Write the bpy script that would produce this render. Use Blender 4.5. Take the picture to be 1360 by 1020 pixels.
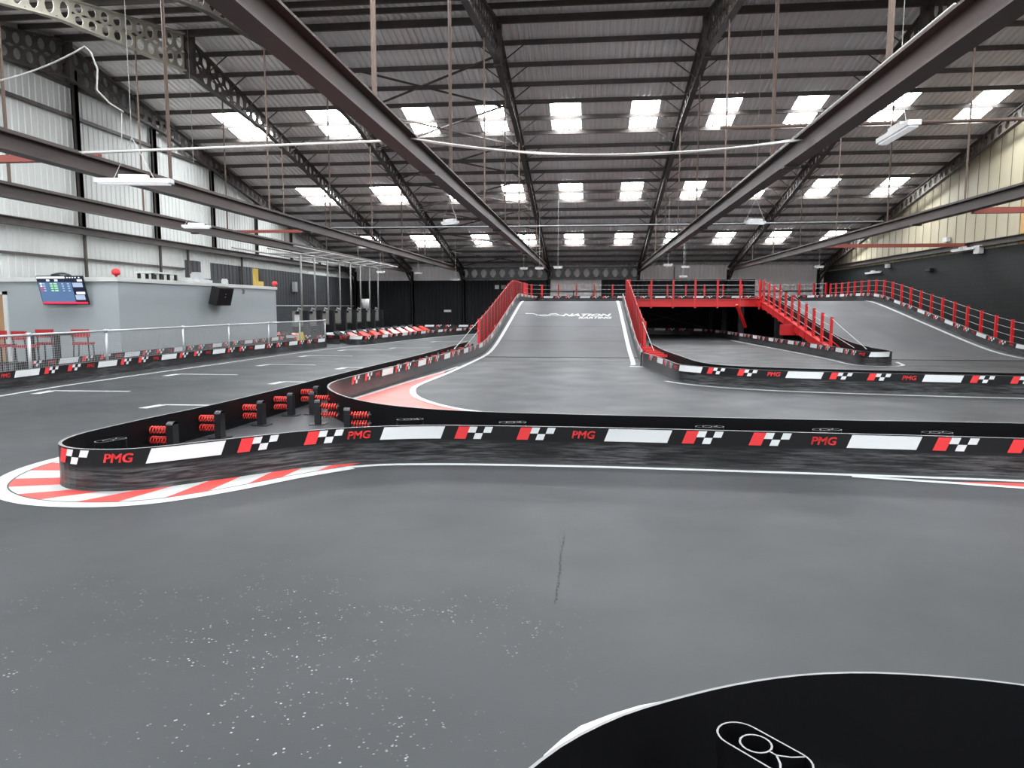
import bpy, bmesh, math, random
from mathutils import Vector, Matrix
random.seed(7)
S = bpy.context.scene
C = S.collection
for o in list(bpy.data.objects): bpy.data.objects.remove(o)

# ---------------------------------------------------------------- camera
cam_d = bpy.data.cameras.new('camera'); cam = bpy.data.objects.new('camera', cam_d); C.objects.link(cam)
cam_d.sensor_width = 36; cam_d.lens = 960/1360*36; cam_d.clip_start = .05; cam_d.clip_end = 500
cam.location = (0, 0, 1.9)
cam.rotation_euler = (math.pi/2-0.106883, 0, 0.106277)
S.camera = cam
# ---------------------------------------------------------------- world, exposure
W = bpy.data.worlds.new('sky'); S.world = W; W.use_nodes = True
W.node_tree.nodes['Background'].inputs[0].default_value = (.93, .97, 1, 1)
W.node_tree.nodes['Background'].inputs[1].default_value = .8
S.view_settings.view_transform = 'Standard'; S.view_settings.look = 'None'
S.view_settings.gamma = 1; S.view_settings.use_curve_mapping = False
S.view_settings.exposure = .82
SKYLIGHT = 15.0

# ---------------------------------------------------------------- materials
def mat(name, col, rough=.6, metal=0, emit=0, spec=.5, noise=None, bump=None, coat=0):
    m = bpy.data.materials.new(name); m.use_nodes = True
    nt = m.node_tree; b = nt.nodes['Principled BSDF']
    b.inputs['Base Color'].default_value = (*col, 1); b.inputs['Roughness'].default_value = rough
    b.inputs['Metallic'].default_value = metal; b.inputs['Specular IOR Level'].default_value = spec
    if coat: b.inputs['Coat Weight'].default_value = coat; b.inputs['Coat Roughness'].default_value = .12
    if emit:
        b.inputs['Emission Color'].default_value = (*col, 1); b.inputs['Emission Strength'].default_value = emit
    if noise:   # (scale, colour2, amount, stretch)
        sc, c2, lo, hi, st = noise
        tc = nt.nodes.new('ShaderNodeTexCoord'); mp = nt.nodes.new('ShaderNodeMapping'); mp.inputs['Scale'].default_value = st
        n = nt.nodes.new('ShaderNodeTexNoise'); n.inputs['Scale'].default_value = sc; n.inputs['Detail'].default_value = 6
        r = nt.nodes.new('ShaderNodeValToRGB'); r.color_ramp.elements[0].position = lo; r.color_ramp.elements[1].position = hi
        r.color_ramp.elements[0].color = (*col, 1); r.color_ramp.elements[1].color = (*c2, 1)
        L = nt.links.new
        L(tc.outputs['Object'], mp.inputs['Vector']); L(mp.outputs[0], n.inputs['Vector']); L(n.outputs[0], r.inputs[0]); L(r.outputs[0], b.inputs['Base Color'])
    if bump:
        tc = nt.nodes.new('ShaderNodeTexCoord'); n = nt.nodes.new('ShaderNodeTexNoise'); n.inputs['Scale'].default_value = bump[0]
        bp = nt.nodes.new('ShaderNodeBump'); bp.inputs['Strength'].default_value = bump[1]; bp.inputs['Distance'].default_value = .01
        nt.links.new(tc.outputs['Object'], n.inputs['Vector']); nt.links.new(n.outputs[0], bp.inputs['Height']); nt.links.new(bp.outputs[0], b.inputs['Normal'])
    return m

def floor_mat():
    m = mat('painted_floor', (.1, .105, .11), .42, spec=.13); nt = m.node_tree; b = nt.nodes['Principled BSDF']; N = nt.nodes.new; L = nt.links.new
    tc = N('ShaderNodeTexCoord')
    def noise(scale, det, st=(1, 1, 1)):
        mp = N('ShaderNodeMapping'); mp.inputs['Scale'].default_value = st
        n = N('ShaderNodeTexNoise'); n.inputs['Scale'].default_value = scale; n.inputs['Detail'].default_value = det
        L(tc.outputs['Object'], mp.inputs['Vector']); L(mp.outputs[0], n.inputs['Vector']); return n.outputs[0]
    def ramp(v, a, bb, ca, cb):
        r = N('ShaderNodeValToRGB'); r.color_ramp.elements[0].position = a; r.color_ramp.elements[1].position = bb
        r.color_ramp.elements[0].color = (*ca, 1); r.color_ramp.elements[1].color = (*cb, 1); L(v, r.inputs[0]); return r.outputs[0]
    def mix(f, a, c, mode='MIX'):
        x = N('ShaderNodeMix'); x.data_type = 'RGBA'; x.blend_type = mode
        if hasattr(f, 'is_linked'): L(f, x.inputs[0])
        else: x.inputs[0].default_value = f
        for s, v in ((x.inputs[6], a), (x.inputs[7], c)):
            if hasattr(v, 'is_linked'): L(v, s)
            else: s.default_value = (*v, 1)
        return x.outputs[2]
    big = ramp(noise(.35, 4), .35, .7, (.043, .046, .0485), (.058, .061, .064))
    streak = ramp(noise(.8, 6, (.35, 2.2, 1)), .45, .75, (1, 1, 1), (.93, .93, .93))
    col = mix(1.0, big, streak, 'MULTIPLY')
    # pale specks of worn paint, gathered in patches
    vo = N('ShaderNodeTexVoronoi'); vo.inputs['Scale'].default_value = 34; L(tc.outputs['Object'], vo.inputs['Vector'])
    sp = ramp(vo.outputs['Distance'], .16, .24, (1, 1, 1), (0, 0, 0))
    # patches only where the paint is worn near the foreground
    pt = ramp(noise(.9, 5), .44, .58, (0, 0, 0), (1, 1, 1))
    sx = N('ShaderNodeSeparateXYZ'); L(tc.outputs['Object'], sx.inputs[0])
    def rng(v, a, c, ta=0, tb=1):
        q = N('ShaderNodeMapRange'); q.inputs[1].default_value = a; q.inputs[2].default_value = c; q.inputs[3].default_value = ta; q.inputs[4].default_value = tb; L(v, q.inputs[0]); return q.outputs[0]
    near = rng(sx.outputs[1], 5.4, 4.0); left = rng(sx.outputs[0], .2, -1.2)
    mm = N('ShaderNodeMath'); mm.operation = 'MULTIPLY'; L(near, mm.inputs[0]); L(left, mm.inputs[1])
    m2 = N('ShaderNodeMath'); m2.operation = 'MULTIPLY'; L(mm.outputs[0], m2.inputs[0]); L(pt, m2.inputs[1])
    m3 = N('ShaderNodeMath'); m3.operation = 'MULTIPLY'; L(m2.outputs[0], m3.inputs[0]); L(sp, m3.inputs[1])
    fine = N('ShaderNodeTexNoise'); fine.inputs['Scale'].default_value = 9; L(tc.outputs['Object'], fine.inputs['Vector'])
    f2 = ramp(fine.outputs[0], .5, .62, (0, 0, 0), (1, 1, 1))
    m4 = N('ShaderNodeMath'); m4.operation = 'MULTIPLY'; L(m3.outputs[0], m4.inputs[0]); L(f2, m4.inputs[1])
    col = mix(m4.outputs[0], col, (.42, .43, .43))
    L(col, b.inputs['Base Color'])
    L(ramp(noise(.9, 6), .35, .7, (.42, .42, .42), (.52, .52, .52)), b.inputs['Roughness'])
    bp = N('ShaderNodeBump'); bp.inputs['Strength'].default_value = .12; bp.inputs['Distance'].default_value = .004
    L(noise(60, 3), bp.inputs['Height']); L(bp.outputs[0], b.inputs['Normal'])
    return m

M = {}
M['floor'] = floor_mat()
M['ramp'] = mat('ramp_paint', (.066, .068, .072), .55, spec=.18, noise=(.7, (.082, .084, .088), .35, .7, (1, 1, 1)))
M['roof'] = mat('roof_sheet', (.88, .85, .84), .8, noise=(.25, (.76, .71, .70), .4, .7, (1, .4, 1)))
M['skylight'] = mat('skylight_sheet', (.95, .98, 1), .5, emit=SKYLIGHT)
M['steel'] = mat('dark_steel', (.05, .043, .04), .6, noise=(1.5, (.085, .065, .055), .4, .75, (1, 1, 1)))
M['steel_pale'] = mat('old_cream_steel', (.42, .40, .33), .6, noise=(2, (.3, .28, .24), .45, .75, (1, 1, 1)))
M['beam'] = mat('brown_beam_steel', (.05, .037, .034), .5, noise=(.8, (.075, .045, .039), .4, .7, (1, .3, 1)))
M['rust'] = mat('brown_rod', (.10, .065, .048), .6)
M['redoxide'] = mat('red_oxide', (.24, .055, .04), .6)
M['white_clad'] = mat('white_cladding', (.56, .575, .56), .6, noise=(.5, (.49, .505, .495), .45, .8, (1, 1, .3)))
M['white_rear'] = mat('white_rear_cladding', (.90, .85, .84), .6)
M['black_clad'] = mat('black_cladding', (.011, .012, .0145), .55, spec=.25)
M['slate_clad'] = mat('slate_cladding', (.035, .037, .042), .55)
M['cream'] = mat('cream_panel', (.44, .395, .28), .6, noise=(.8, (.39, .34, .235), .5, .8, (.4, 2, .2)))
M['groove'] = mat('panel_groove', (.2, .17, .11), .8)
M['gold'] = mat('replaced_panel', (.55, .33, .13), .6)
M['office'] = mat('office_grey_paint', (.33, .365, .38), .6)
M['coping'] = mat('white_coping', (.60, .62, .60), .5)
M['plastic'] = mat('black_barrier_plastic', (.012, .012, .013), .3, spec=.4)
def scuffed(m):
    nt = m.node_tree; b = nt.nodes['Principled BSDF']; N = nt.nodes.new; L = nt.links.new
    g = N('ShaderNodeNewGeometry'); tc = N('ShaderNodeTexCoord'); mp = N('ShaderNodeMapping'); mp.inputs['Scale'].default_value = (1.3, 1.3, 22)
    n = N('ShaderNodeTexNoise'); n.inputs['Scale'].default_value = 2.2; n.inputs['Detail'].default_value = 10; n.inputs['Roughness'].default_value = .65
    L(tc.outputs['Object'], mp.inputs['Vector']); L(mp.outputs[0], n.inputs['Vector'])
    r = N('ShaderNodeValToRGB'); r.color_ramp.elements[0].position = .42; r.color_ramp.elements[1].position = .7; L(n.outputs[0], r.inputs[0])
    at_ = N('ShaderNodeAttribute'); at_.attribute_name = 'height'
    q = N('ShaderNodeMapRange'); q.inputs[1].default_value = .27; q.inputs[2].default_value = .21; L(at_.outputs['Fac'], q.inputs[0])
    pn = N('ShaderNodeTexNoise'); pn.inputs['Scale'].default_value = .9; L(tc.outputs['Object'], pn.inputs['Vector'])
    pr = N('ShaderNodeMapRange'); pr.inputs[1].default_value = .35; pr.inputs[2].default_value = .65; pr.inputs[3].default_value = .25; L(pn.outputs[0], pr.inputs[0])
    pm = N('ShaderNodeMath'); pm.operation = 'MULTIPLY'; L(r.outputs[0], pm.inputs[0]); L(pr.outputs[0], pm.inputs[1])
    mu = N('ShaderNodeMath'); mu.operation = 'MULTIPLY'; L(pm.outputs[0], mu.inputs[0]); L(q.outputs[0], mu.inputs[1])
    x = N('ShaderNodeMix'); x.data_type = 'RGBA'; x.inputs[6].default_value = (.009, .009, .01, 1); x.inputs[7].default_value = (.15, .152, .16, 1)
    L(mu.outputs[0], x.inputs[0]); L(x.outputs[2], b.inputs['Base Color'])
    q2 = N('ShaderNodeMapRange'); q2.inputs[3].default_value = .3; q2.inputs[4].default_value = .55; L(mu.outputs[0], q2.inputs[0]); L(q2.outputs[0], b.inputs['Roughness'])
scuffed(M['plastic'])
M['plastic_in'] = mat('black_rubber', (.004, .004, .005), .45, spec=.16)
M['edge'] = mat('cut_edge_highlight', (.22, .22, .22), .45)  # grey cut rubber; on barrier tops it paints in the bevel highlight
M['white'] = mat('white_sticker_vinyl', (.74, .76, .77), .45)
M['red'] = mat('red_sticker_vinyl', (.78, .04, .045), .45)
M['line'] = mat('white_floor_paint', (.50, .52, .51), .45, noise=(3, (.42, .44, .43), .5, .8, (1, 1, 1)))
M['kerbred'] = mat('red_floor_paint', (.68, .075, .065), .45)
M['kerbpink'] = mat('worn_red_floor_paint', (.72, .12, .10), .45, noise=(1.5, (.66, .16, .14), .4, .7, (1, 1, 1)))
M['redsteel'] = mat('red_painted_steel', (.62, .018, .02), .4)
M['spring'] = mat('red_spring', (.75, .03, .02), .35)
M['galv'] = mat('galvanised_steel', (.55, .57, .58), .4, .5)
M['pale_tube'] = mat('pale_grey_tube', (.30, .30, .29), .55)
M['wire'] = mat('grey_wire', (.45, .46, .47), .5, .3)
M['lamp'] = mat('white_lamp_body', (.62, .62, .62), .4)
M['tube'] = mat('lamp_diffuser', (.8, .82, .84), .4, emit=.25)
M['black'] = mat('black_enamel', (.012, .012, .014), .35)
M['seatred'] = mat('red_vinyl_seat', (.38, .015, .02), .45)
M['door'] = mat('brown_door', (.42, .25, .13), .5)
M['panelgrey'] = mat('grey_panel', (.22, .22, .20), .4)
M['yellow'] = mat('yellow_paint', (.55, .38, .08), .5)
M['signyellow'] = mat('yellow_plastic', (.8, .68, .1), .5)
M['cable'] = mat('pale_cable', (.5, .5, .48), .5)
M['tyre'] = mat('tyre_rubber', (.015, .015, .015), .7)
M['kartred'] = mat('orange_red_bodywork', (.60, .035, .02), .3)
M['scr_blue'] = mat('screen_blue', (.05, .09, .17), .3, emit=1.0)
M['scr_dark'] = mat('screen_dark', (.01, .012, .03), .3, emit=.6)
M['scr_white'] = mat('screen_white', (.75, .78, .85), .3, emit=.9)
M['scr_green'] = mat('screen_green', (.2, .42, .2), .3, emit=.9)
M['scr_red'] = mat('screen_red', (.55, .02, .05), .3, emit=.9)
M['scr_grey'] = mat('screen_grey', (.22, .27, .36), .3, emit=.9)

# brick-like block wall
def block_mat(name, c1, c2, mortar, rough=.6):
    m = mat(name, c1, rough, spec=.2); nt = m.node_tree; b = nt.nodes['Principled BSDF']; N = nt.nodes.new; L = nt.links.new
    tc = N('ShaderNodeTexCoord'); sx = N('ShaderNodeSeparateXYZ'); cb = N('ShaderNodeCombineXYZ')
    L(tc.outputs['Object'], sx.inputs[0]); L(sx.outputs[1], cb.inputs[0]); L(sx.outputs[2], cb.inputs[1])
    br = N('ShaderNodeTexBrick'); br.inputs['Scale'].default_value = 1
    br.inputs['Color1'].default_value = (*c1, 1); br.inputs['Color2'].default_value = (*c2, 1); br.inputs['Mortar'].default_value = (*mortar, 1)
    br.inputs['Brick Width'].default_value = .45; br.inputs['Row Height'].default_value = .225; br.inputs['Mortar Size'].default_value = .012
    L(cb.outputs[0], br.inputs['Vector']); L(br.outputs[0], b.inputs['Base Color']); return m
M['block'] = block_mat('dark_painted_block', (.013, .0155, .0155), (.0165, .019, .0185), (.009, .011, .011))
M['blockgrey'] = block_mat('slate_painted_block', (.05, .053, .057), (.062, .066, .07), (.04, .042, .044))

# ---------------------------------------------------------------- mesh helpers
class MB:
    def __init__(s): s.v = []; s.f = []; s.m = []
    def quad(s, a, b, c, d, mi=0):
        n = len(s.v); s.v += [tuple(a), tuple(b), tuple(c), tuple(d)]; s.f.append((n, n+1, n+2, n+3)); s.m.append(mi)
    def poly(s, pts, mi=0):
        n = len(s.v); s.v += [tuple(p) for p in pts]; s.f.append(tuple(range(n, n+len(pts)))); s.m.append(mi)
    def box(s, x0, y0, z0, x1, y1, z1, mi=0):
        n = len(s.v)
        s.v += [(x0, y0, z0), (x1, y0, z0), (x1, y1, z0), (x0, y1, z0), (x0, y0, z1), (x1, y0, z1), (x1, y1, z1), (x0, y1, z1)]
        for f in ((0, 3, 2, 1), (4, 5, 6, 7), (0, 1, 5, 4), (1, 2, 6, 5), (2, 3, 7, 6), (3, 0, 4, 7)):
            s.f.append(tuple(n+i for i in f)); s.m.append(mi)
    def bar(s, a, b, w, h, mi=0, up=(0, 0, 1)):   # rectangular bar from a to b
        a = Vector(a); b = Vector(b); d = (b-a).normalized(); u = Vector(up)
        if abs(d.dot(u)) > .98: u = Vector((0, 1, 0))
        r = d.cross(u).normalized()*w/2; u = r.cross(d).normalized()*h/2
        n = len(s.v)
        for p in (a, b):
            for q in (-r-u, r-u, r+u, -r+u): s.v.append(tuple(p+q))
        for f in ((0, 1, 2, 3), (7, 6, 5, 4), (0, 4, 5, 1), (1, 5, 6, 2), (2, 6, 7, 3), (3, 7, 4, 0)):
            s.f.append(tuple(n+i for i in f)); s.m.append(mi)
    def tube(s, pts, r, n=8, mi=0, closed=False):
        pts = [Vector(p) for p in pts]; k = len(pts); base = len(s.v)
        for i, p in enumerate(pts):
            if closed: d = (pts[(i+1) % k]-pts[i-1]).normalized()
            else: d = (pts[min(i+1, k-1)]-pts[max(i-1, 0)]).normalized()
            u = Vector((0, 0, 1)) if abs(d.z) < .9 else Vector((1, 0, 0))
            a = d.cross(u).normalized(); b = a.cross(d).normalized()
            for j in range(n):
                t = 2*math.pi*j/n; s.v.append(tuple(p+(a*math.cos(t)+b*math.sin(t))*r))
        for i in range(k if closed else k-1):
            for j in range(n):
                i2 = (i+1) % k
                s.f.append((base+i*n+j, base+i*n+(j+1) % n, base+i2*n+(j+1) % n, base+i2*n+j)); s.m.append(mi)
        if not closed:
            s.f.append(tuple(base+j for j in range(n))[::-1]); s.m.append(mi)
            s.f.append(tuple(base+(k-1)*n+j for j in range(n))); s.m.append(mi)
    def ibeam(s, a, b, w, h, t=.03, mi=0):
        a = Vector(a); b = Vector(b); d = (b-a).normalized(); r = d.cross(Vector((0, 0, 1))).normalized(); u = r.cross(d)
        s.bar(a+u*(h/2-t/2), b+u*(h/2-t/2), w, t, mi); s.bar(a-u*(h/2-t/2), b-u*(h/2-t/2), w, t, mi); s.bar(a, b, t, h-2*t, mi)
    def build(s, name, mats, parent=None, smooth=False):
        me = bpy.data.meshes.new(name); me.from_pydata(s.v, [], s.f)
        if not isinstance(mats, (list, tuple)): mats = [mats]
        for m_ in mats: me.materials.append(M[m_] if isinstance(m_, str) else m_)
        me.polygons.foreach_set('material_index', s.m)
        if smooth: me.polygons.foreach_set('use_smooth', [True]*len(s.f))
        me.update(); o = bpy.data.objects.new(name, me); C.objects.link(o)
        if parent:
            o.parent = parent
            if parent.type == 'EMPTY': o.matrix_parent_inverse = Matrix.Translation(parent.location).inverted() if parent.get('_abs') else Matrix()
        return o

def tag(o, label=None, cat=None, group=None, kind=None):
    if label: o['label'] = label
    if cat: o['category'] = cat
    if group: o['group'] = group
    if kind: o['kind'] = kind
    return o
def thing(name, label, cat, loc=(0, 0, 0), group=None, rz=0):
    """empty at the thing's base; children are given in local coordinates"""
    o = bpy.data.objects.new(name, None); C.objects.link(o); o.location = loc; o.rotation_euler = (0, 0, rz)
    o.empty_display_size = .2
    return tag(o, label, cat, group)
def wthing(name, label, cat, loc, group=None):
    """empty at the thing's base whose children are given in world coordinates"""
    o = thing(name, label, cat, loc, group); o['_abs'] = 1; return o
def struct(name, mb, mats, smooth=False):
    return tag(mb.build(name, mats, None, smooth), kind='structure')
def copy_tree(o, parent=None):
    c = o.copy(); C.objects.link(c)
    if parent: c.parent = parent
    for ch in [k for k in bpy.data.objects if k.parent == o]: copy_tree(ch, c)
    return c
def catmull(pts, step=.25, closed=False):
    out = []; n = len(pts); P = [Vector((p[0], p[1], 0)) for p in pts]
    rng = range(n if closed else n-1)
    for i in rng:
        if closed: a, b, c, d = P[i-1], P[i], P[(i+1) % n], P[(i+2) % n]
        else:
            b, c = P[i], P[i+1]; a = P[i-1] if i else b*2-c; d = P[i+2] if i+2 < n else c*2-b
        k = max(1, int((c-b).length/step))
        for j in range(k):
            t = j/k
            out.append(.5*((2*b)+(c-a)*t+(2*a-5*b+4*c-d)*t*t+(3*b-a-3*c+d)*t**3))
    if not closed: out.append(P[-1])
    # even resample
    L = [0]
    for i in range(1, len(out)): L.append(L[-1]+(out[i]-out[i-1]).length)
    return out, L
def at(path, L, s):
    s = max(0, min(L[-1]-1e-6, s)); lo, hi = 0, len(L)-1
    while hi-lo > 1:
        m_ = (lo+hi)//2
        if L[m_] <= s: lo = m_
        else: hi = m_
    t = (s-L[lo])/max(1e-9, L[hi]-L[lo]); p = path[lo].lerp(path[hi], t)
    a = path[max(0, lo-1)]; b = path[min(len(path)-1, hi+1)]
    d = (b-a).normalized(); return p, d

# ---------------------------------------------------------------- dimensions of the hall
YB = 64.0; XL = -21.3; XR = 19.6; RIDGE = 27.7; YN = -9.0
def roofz(y): return 5.4+.2*(YB-max(y, 2*RIDGE-y)) if y >= RIDGE else 5.4+.2*(YB-(2*RIDGE-y))
FR = [-20.95, -15.75, -11.1, -3.55, 4.15, 11.7, 19.1]      # the portal frames
SX = [(-17.45, 2.0), (-12.75, 1.9), (-8.35, 1.3), (-4.8, 1.25), (-1.2, 1.25), (2.45, 1.25), (6.2, 1.25), (9.9, 1.25), (13.75, 1.25), (17.6, 1.25)]
SY = [(34.53, 37.48), (44.4, 47.38), (54.35, 57.28)]
SY_ADDED = [(2*RIDGE-b, 2*RIDGE-a) for a, b in SY]  # unseen near-slope skylight rows, mirrored and added to light barrier fronts and foreground
def _soft(x, w): return w*math.log1p(math.exp(x/w)) if x/w < 30 else x
def rampz(y):
    h = .168*(_soft(y-29.0, .9)-_soft(y-42.4, .7))
    return max(0.0, min(2.25, h)) if y < 60 else 2.25
def flat(x, y): return 0.0
def rz(x, y): return rampz(y)

# ---------------------------------------------------------------- floor
mb = MB(); mb.quad((-24, YN, 0), (22, YN, 0), (22, YB+.5, 0), (-24, YB+.5, 0)); mb.quad((-24, YN, -.2), (-24, YB+.5, -.2), (22, YB+.5, -.2), (22, YN, -.2))
struct('floor', mb, 'floor')
# concrete slab joints
mb = MB(); mb.box(-4.3, 24.98, .001, 8.6, 25.01, .003); mb.box(9.9, 24.38, .001, 15.2, 24.41, .003)
struct('trim_1', mb, 'plastic_in')

mb = MB(); cr = [(-0.18, 5.86), (-0.2, 5.35), (-0.19, 4.89), (-0.2, 4.46)]
for (xa, ya), (xb, yb) in zip(cr, cr[1:]):
    n = 14
    for i in range(n):
        f0, f1 = i/n, (i+.8)/n; jx = random.uniform(-.006, .006); w = random.uniform(.002, .009)
        a = (xa+(xb-xa)*f0+jx, ya+(yb-ya)*f0); b = (xa+(xb-xa)*f1+jx+random.uniform(-.004, .004), ya+(yb-ya)*f1)
        mb.quad((a[0]-w, a[1], .002), (a[0]+w, a[1], .002), (b[0]+w, b[1], .002), (b[0]-w, b[1], .002))
struct('trim_2', mb, 'plastic_in')
# ---------------------------------------------------------------- roof sheeting and skylights
def roof_sheets():
    pitch = .26; prof = [(0, 0), (.10, 0), (.135, .06), (.225, .06)]
    xs = []; x = XL
    while x < XR+.3:
        for dx, dz in prof: xs.append((x+dx, dz))
        x += pitch
    def lit(xm, ya, yb, rows):
        if not any(abs(ya-a) < .01 for a, b in rows): return None
        for k, (c, w) in enumerate(SX):
            if c-w/2 <= xm <= c+w/2: return k
        return None
    roof = MB(); sk = {}
    for rows, y0, y1, side in ((SY, RIDGE, YB+.4, 'far'), (SY_ADDED, YN, RIDGE, 'near')):
        cuts = sorted({y0, y1} | {v for r in rows for v in r})
        for ya, yb in zip(cuts, cuts[1:]):
            for (xa, za), (xb, zb) in zip(xs, xs[1:]):
                k = lit((xa+xb)/2, ya, yb, rows)
                q = ((xa, ya, roofz(ya)+za), (xa, yb, roofz(yb)+za), (xb, yb, roofz(yb)+zb), (xb, ya, roofz(ya)+zb))
                if k is None: roof.quad(*q)
                else: sk.setdefault((side, ya, k), MB()).quad(*q)
    struct('ceiling', roof, 'roof')
    n = 0
    for key in sorted(sk, key=lambda t: (t[0], t[1], t[2])):
        n += 1; struct('window_%d' % n, sk[key], 'skylight')
roof_sheets()

# ---------------------------------------------------------------- walls
def ribbed(mb, x, ya, yb, z0, z1f, mi=0, pitch=.32, dep=.03, face=1):
    """vertical ribbed sheeting in a plane x = const, z1f(y) top"""
    y = ya
    while y < yb-1e-6:
        for a, b, da, db in ((0, .62, 0, 0), (.62, .72, 0, dep), (.72, .9, dep, dep), (.9, 1, dep, 0)):
            y0 = min(yb, y+a*pitch); y1 = min(yb, y+b*pitch)
            if y1 > y0: mb.quad((x+face*da, y0, z0), (x+face*db, y1, z0), (x+face*db, y1, z1f(y1)), (x+face*da, y0, z1f(y0)), mi)
        y += pitch
def ribbed_x(mb, y, xa, xb, z0, z1, mi=0, pitch=.32, dep=.03):
    x = xa
    while x < xb-1e-6:
        for a, b, da, db in ((0, .62, 0, 0), (.62, .72, 0, dep), (.72, .9, dep, dep), (.9, 1, dep, 0)):
            x0 = min(xb, x+a*pitch); x1 = min(xb, x+b*pitch)
            if x1 > x0: mb.quad((x0, y-da, z0), (x1, y-db, z0), (x1, y-db, z1), (x0, y-da, z1), mi)
        x += pitch
mb = MB()
top = lambda y: roofz(y)
const = lambda z: (lambda y: z)
ribbed(mb, XL, YN, 36.6, 0, top, 0)
ribbed(mb, XL, 36.6, YB, 4.35, top, 0)
ribbed(mb, XL, 36.6, 38.2, 1.95, const(4.35), 1, .45, .04)
ribbed(mb, XL, 38.2, 39.2, 3.3, const(4.35), 0)
ribbed(mb, XL, 38.2, 39.2, 1.95, const(3.3), 1, .45, .04)
ribbed(mb, XL, 39.2, YB, 1.95, const(4.35), 1, .45, .04)
mb.box(XL-.1, 36.6, 0, XL+.06, YB, 1.93, 2)
mb.box(XL-.1, 36.6, 1.93, XL+.1, YB, 1.98, 3)
mb.box(XL-.3, YN, 0, XL-.12, YB, 12.0 if 0 else 5, 0)
struct('wall_left', mb, ['white_clad', 'slate_clad', 'blockgrey', 'coping'])

mb = MB()
ribbed_x(mb, YB, XL, -3.6, 0, 4.2, 0); ribbed_x(mb, YB, 1.0, 14.0, 0, 4.2, 0); ribbed_x(mb, YB, -3.6, 1.0, 0, 2.2, 0); ribbed_x(mb, YB, 14.0, XR, 0, 2.2, 0)
ribbed_x(mb, YB, -3.6, 1.0, 2.2, 4.2, 1); ribbed_x(mb, YB, 14, XR, 2.2, 4.2, 1)
ribbed_x(mb, YB, XL, XR, 4.2, 5.5, 1)
mb.box(XL, YB+.02, 0, XR, YB+.2, 5.3, 1)
struct('wall_back', mb, ['black_clad', 'white_rear'])

mb = MB()
mb.box(XR, YN, 0, XR+.3, YB, 4.75, 0)
y = YN; k = 0
while y < YB:
    y1 = min(YB, y+.98)
    gold = 3 if 33.6 < y < 35.6 else 1
    mb.poly([(XR+.02, y, 4.75), (XR+.02, y1, 4.75), (XR+.02, y1, roofz(y1))]+([(XR+.02, RIDGE, roofz(RIDGE))] if y < RIDGE < y1 else [])+[(XR+.02, y, roofz(y))], gold)
    mb.box(XR-.005, y1-.012, 4.75, XR+.01, y1+.012, roofz(y1), 2)
    y = y1
struct('wall_right', mb, ['block', 'cream', 'groove', 'gold'])

# ---------------------------------------------------------------- portal frames
def castellated(mb, x, ya, yb, depf, mi=0, pitch=.62, w=.22, th=.03, two=None):
    """rafter along y at x under the roof plane; web of struts around oval holes"""
    n = max(2, int(round(abs(yb-ya)/pitch))); s = (yb-ya)/n
    def T(y): return roofz(y)-.28
    def B(y): return T(y)-depf(y)
    for i in range(n):
        y0 = ya+i*s; y1 = y0+s; ym = (y0+y1)/2
        mb.bar((x, y0, T(y0)), (x, y1, T(y1)), w, .05, mi); mb.bar((x, y0, B(y0)), (x, y1, B(y1)), w, .05, mi)
        ys = (y0, y1)
        rows = 2 if (two and two(ym)) else 1
        for r in range(rows):
            def V(y, f): return B(y)+(T(y)-B(y))*((r+f)/rows)
            m_ = 10; rim = []
            for j in range(m_):
                a = 2*math.pi*j/m_; yy = ym+math.cos(a)*abs(s)*.31; ff = .5+math.sin(a)*.36; rim.append((yy, V(yy, ff)))
            # outer ring of the cell
            outer = []
            for j in range(m_):
                a = 2*math.pi*j/m_; cx, cz = math.cos(a), math.sin(a); k_ = 1/max(abs(cx), abs(cz))
                yy = ym+cx*k_*abs(s)*.5; ff = .5+cz*k_*.5; outer.append((yy, V(yy, ff)))
            for j in range(m_):
                j2 = (j+1) % m_
                for dx in (-th/2, th/2): mb.quad((x+dx, *outer[j]), (x+dx, *outer[j2]), (x+dx, *rim[j2]), (x+dx, *rim[j]), mi)
                mb.quad((x-th/2, *rim[j]), (x-th/2, *rim[j2]), (x+th/2, *rim[j2]), (x+th/2, *rim[j]), mi)
PY = [29.5, 31.1, 32.7, 34.28, 35.9, 37.5, 39.15, 40.8, 42.5, 44.15, 45.8, 47.4, 49.0, 50.7, 52.4, 54.1, 55.7, 57.3, 58.9, 60.5, 62.2]
where = ['against the left gable wall', 'one bay in from the left gable wall', 'over the left end of the control boxes', 'over the left edge of the central ramp',
         'just right of the central ramp', 'over the right descending track', 'against the cream right gable wall']
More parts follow.
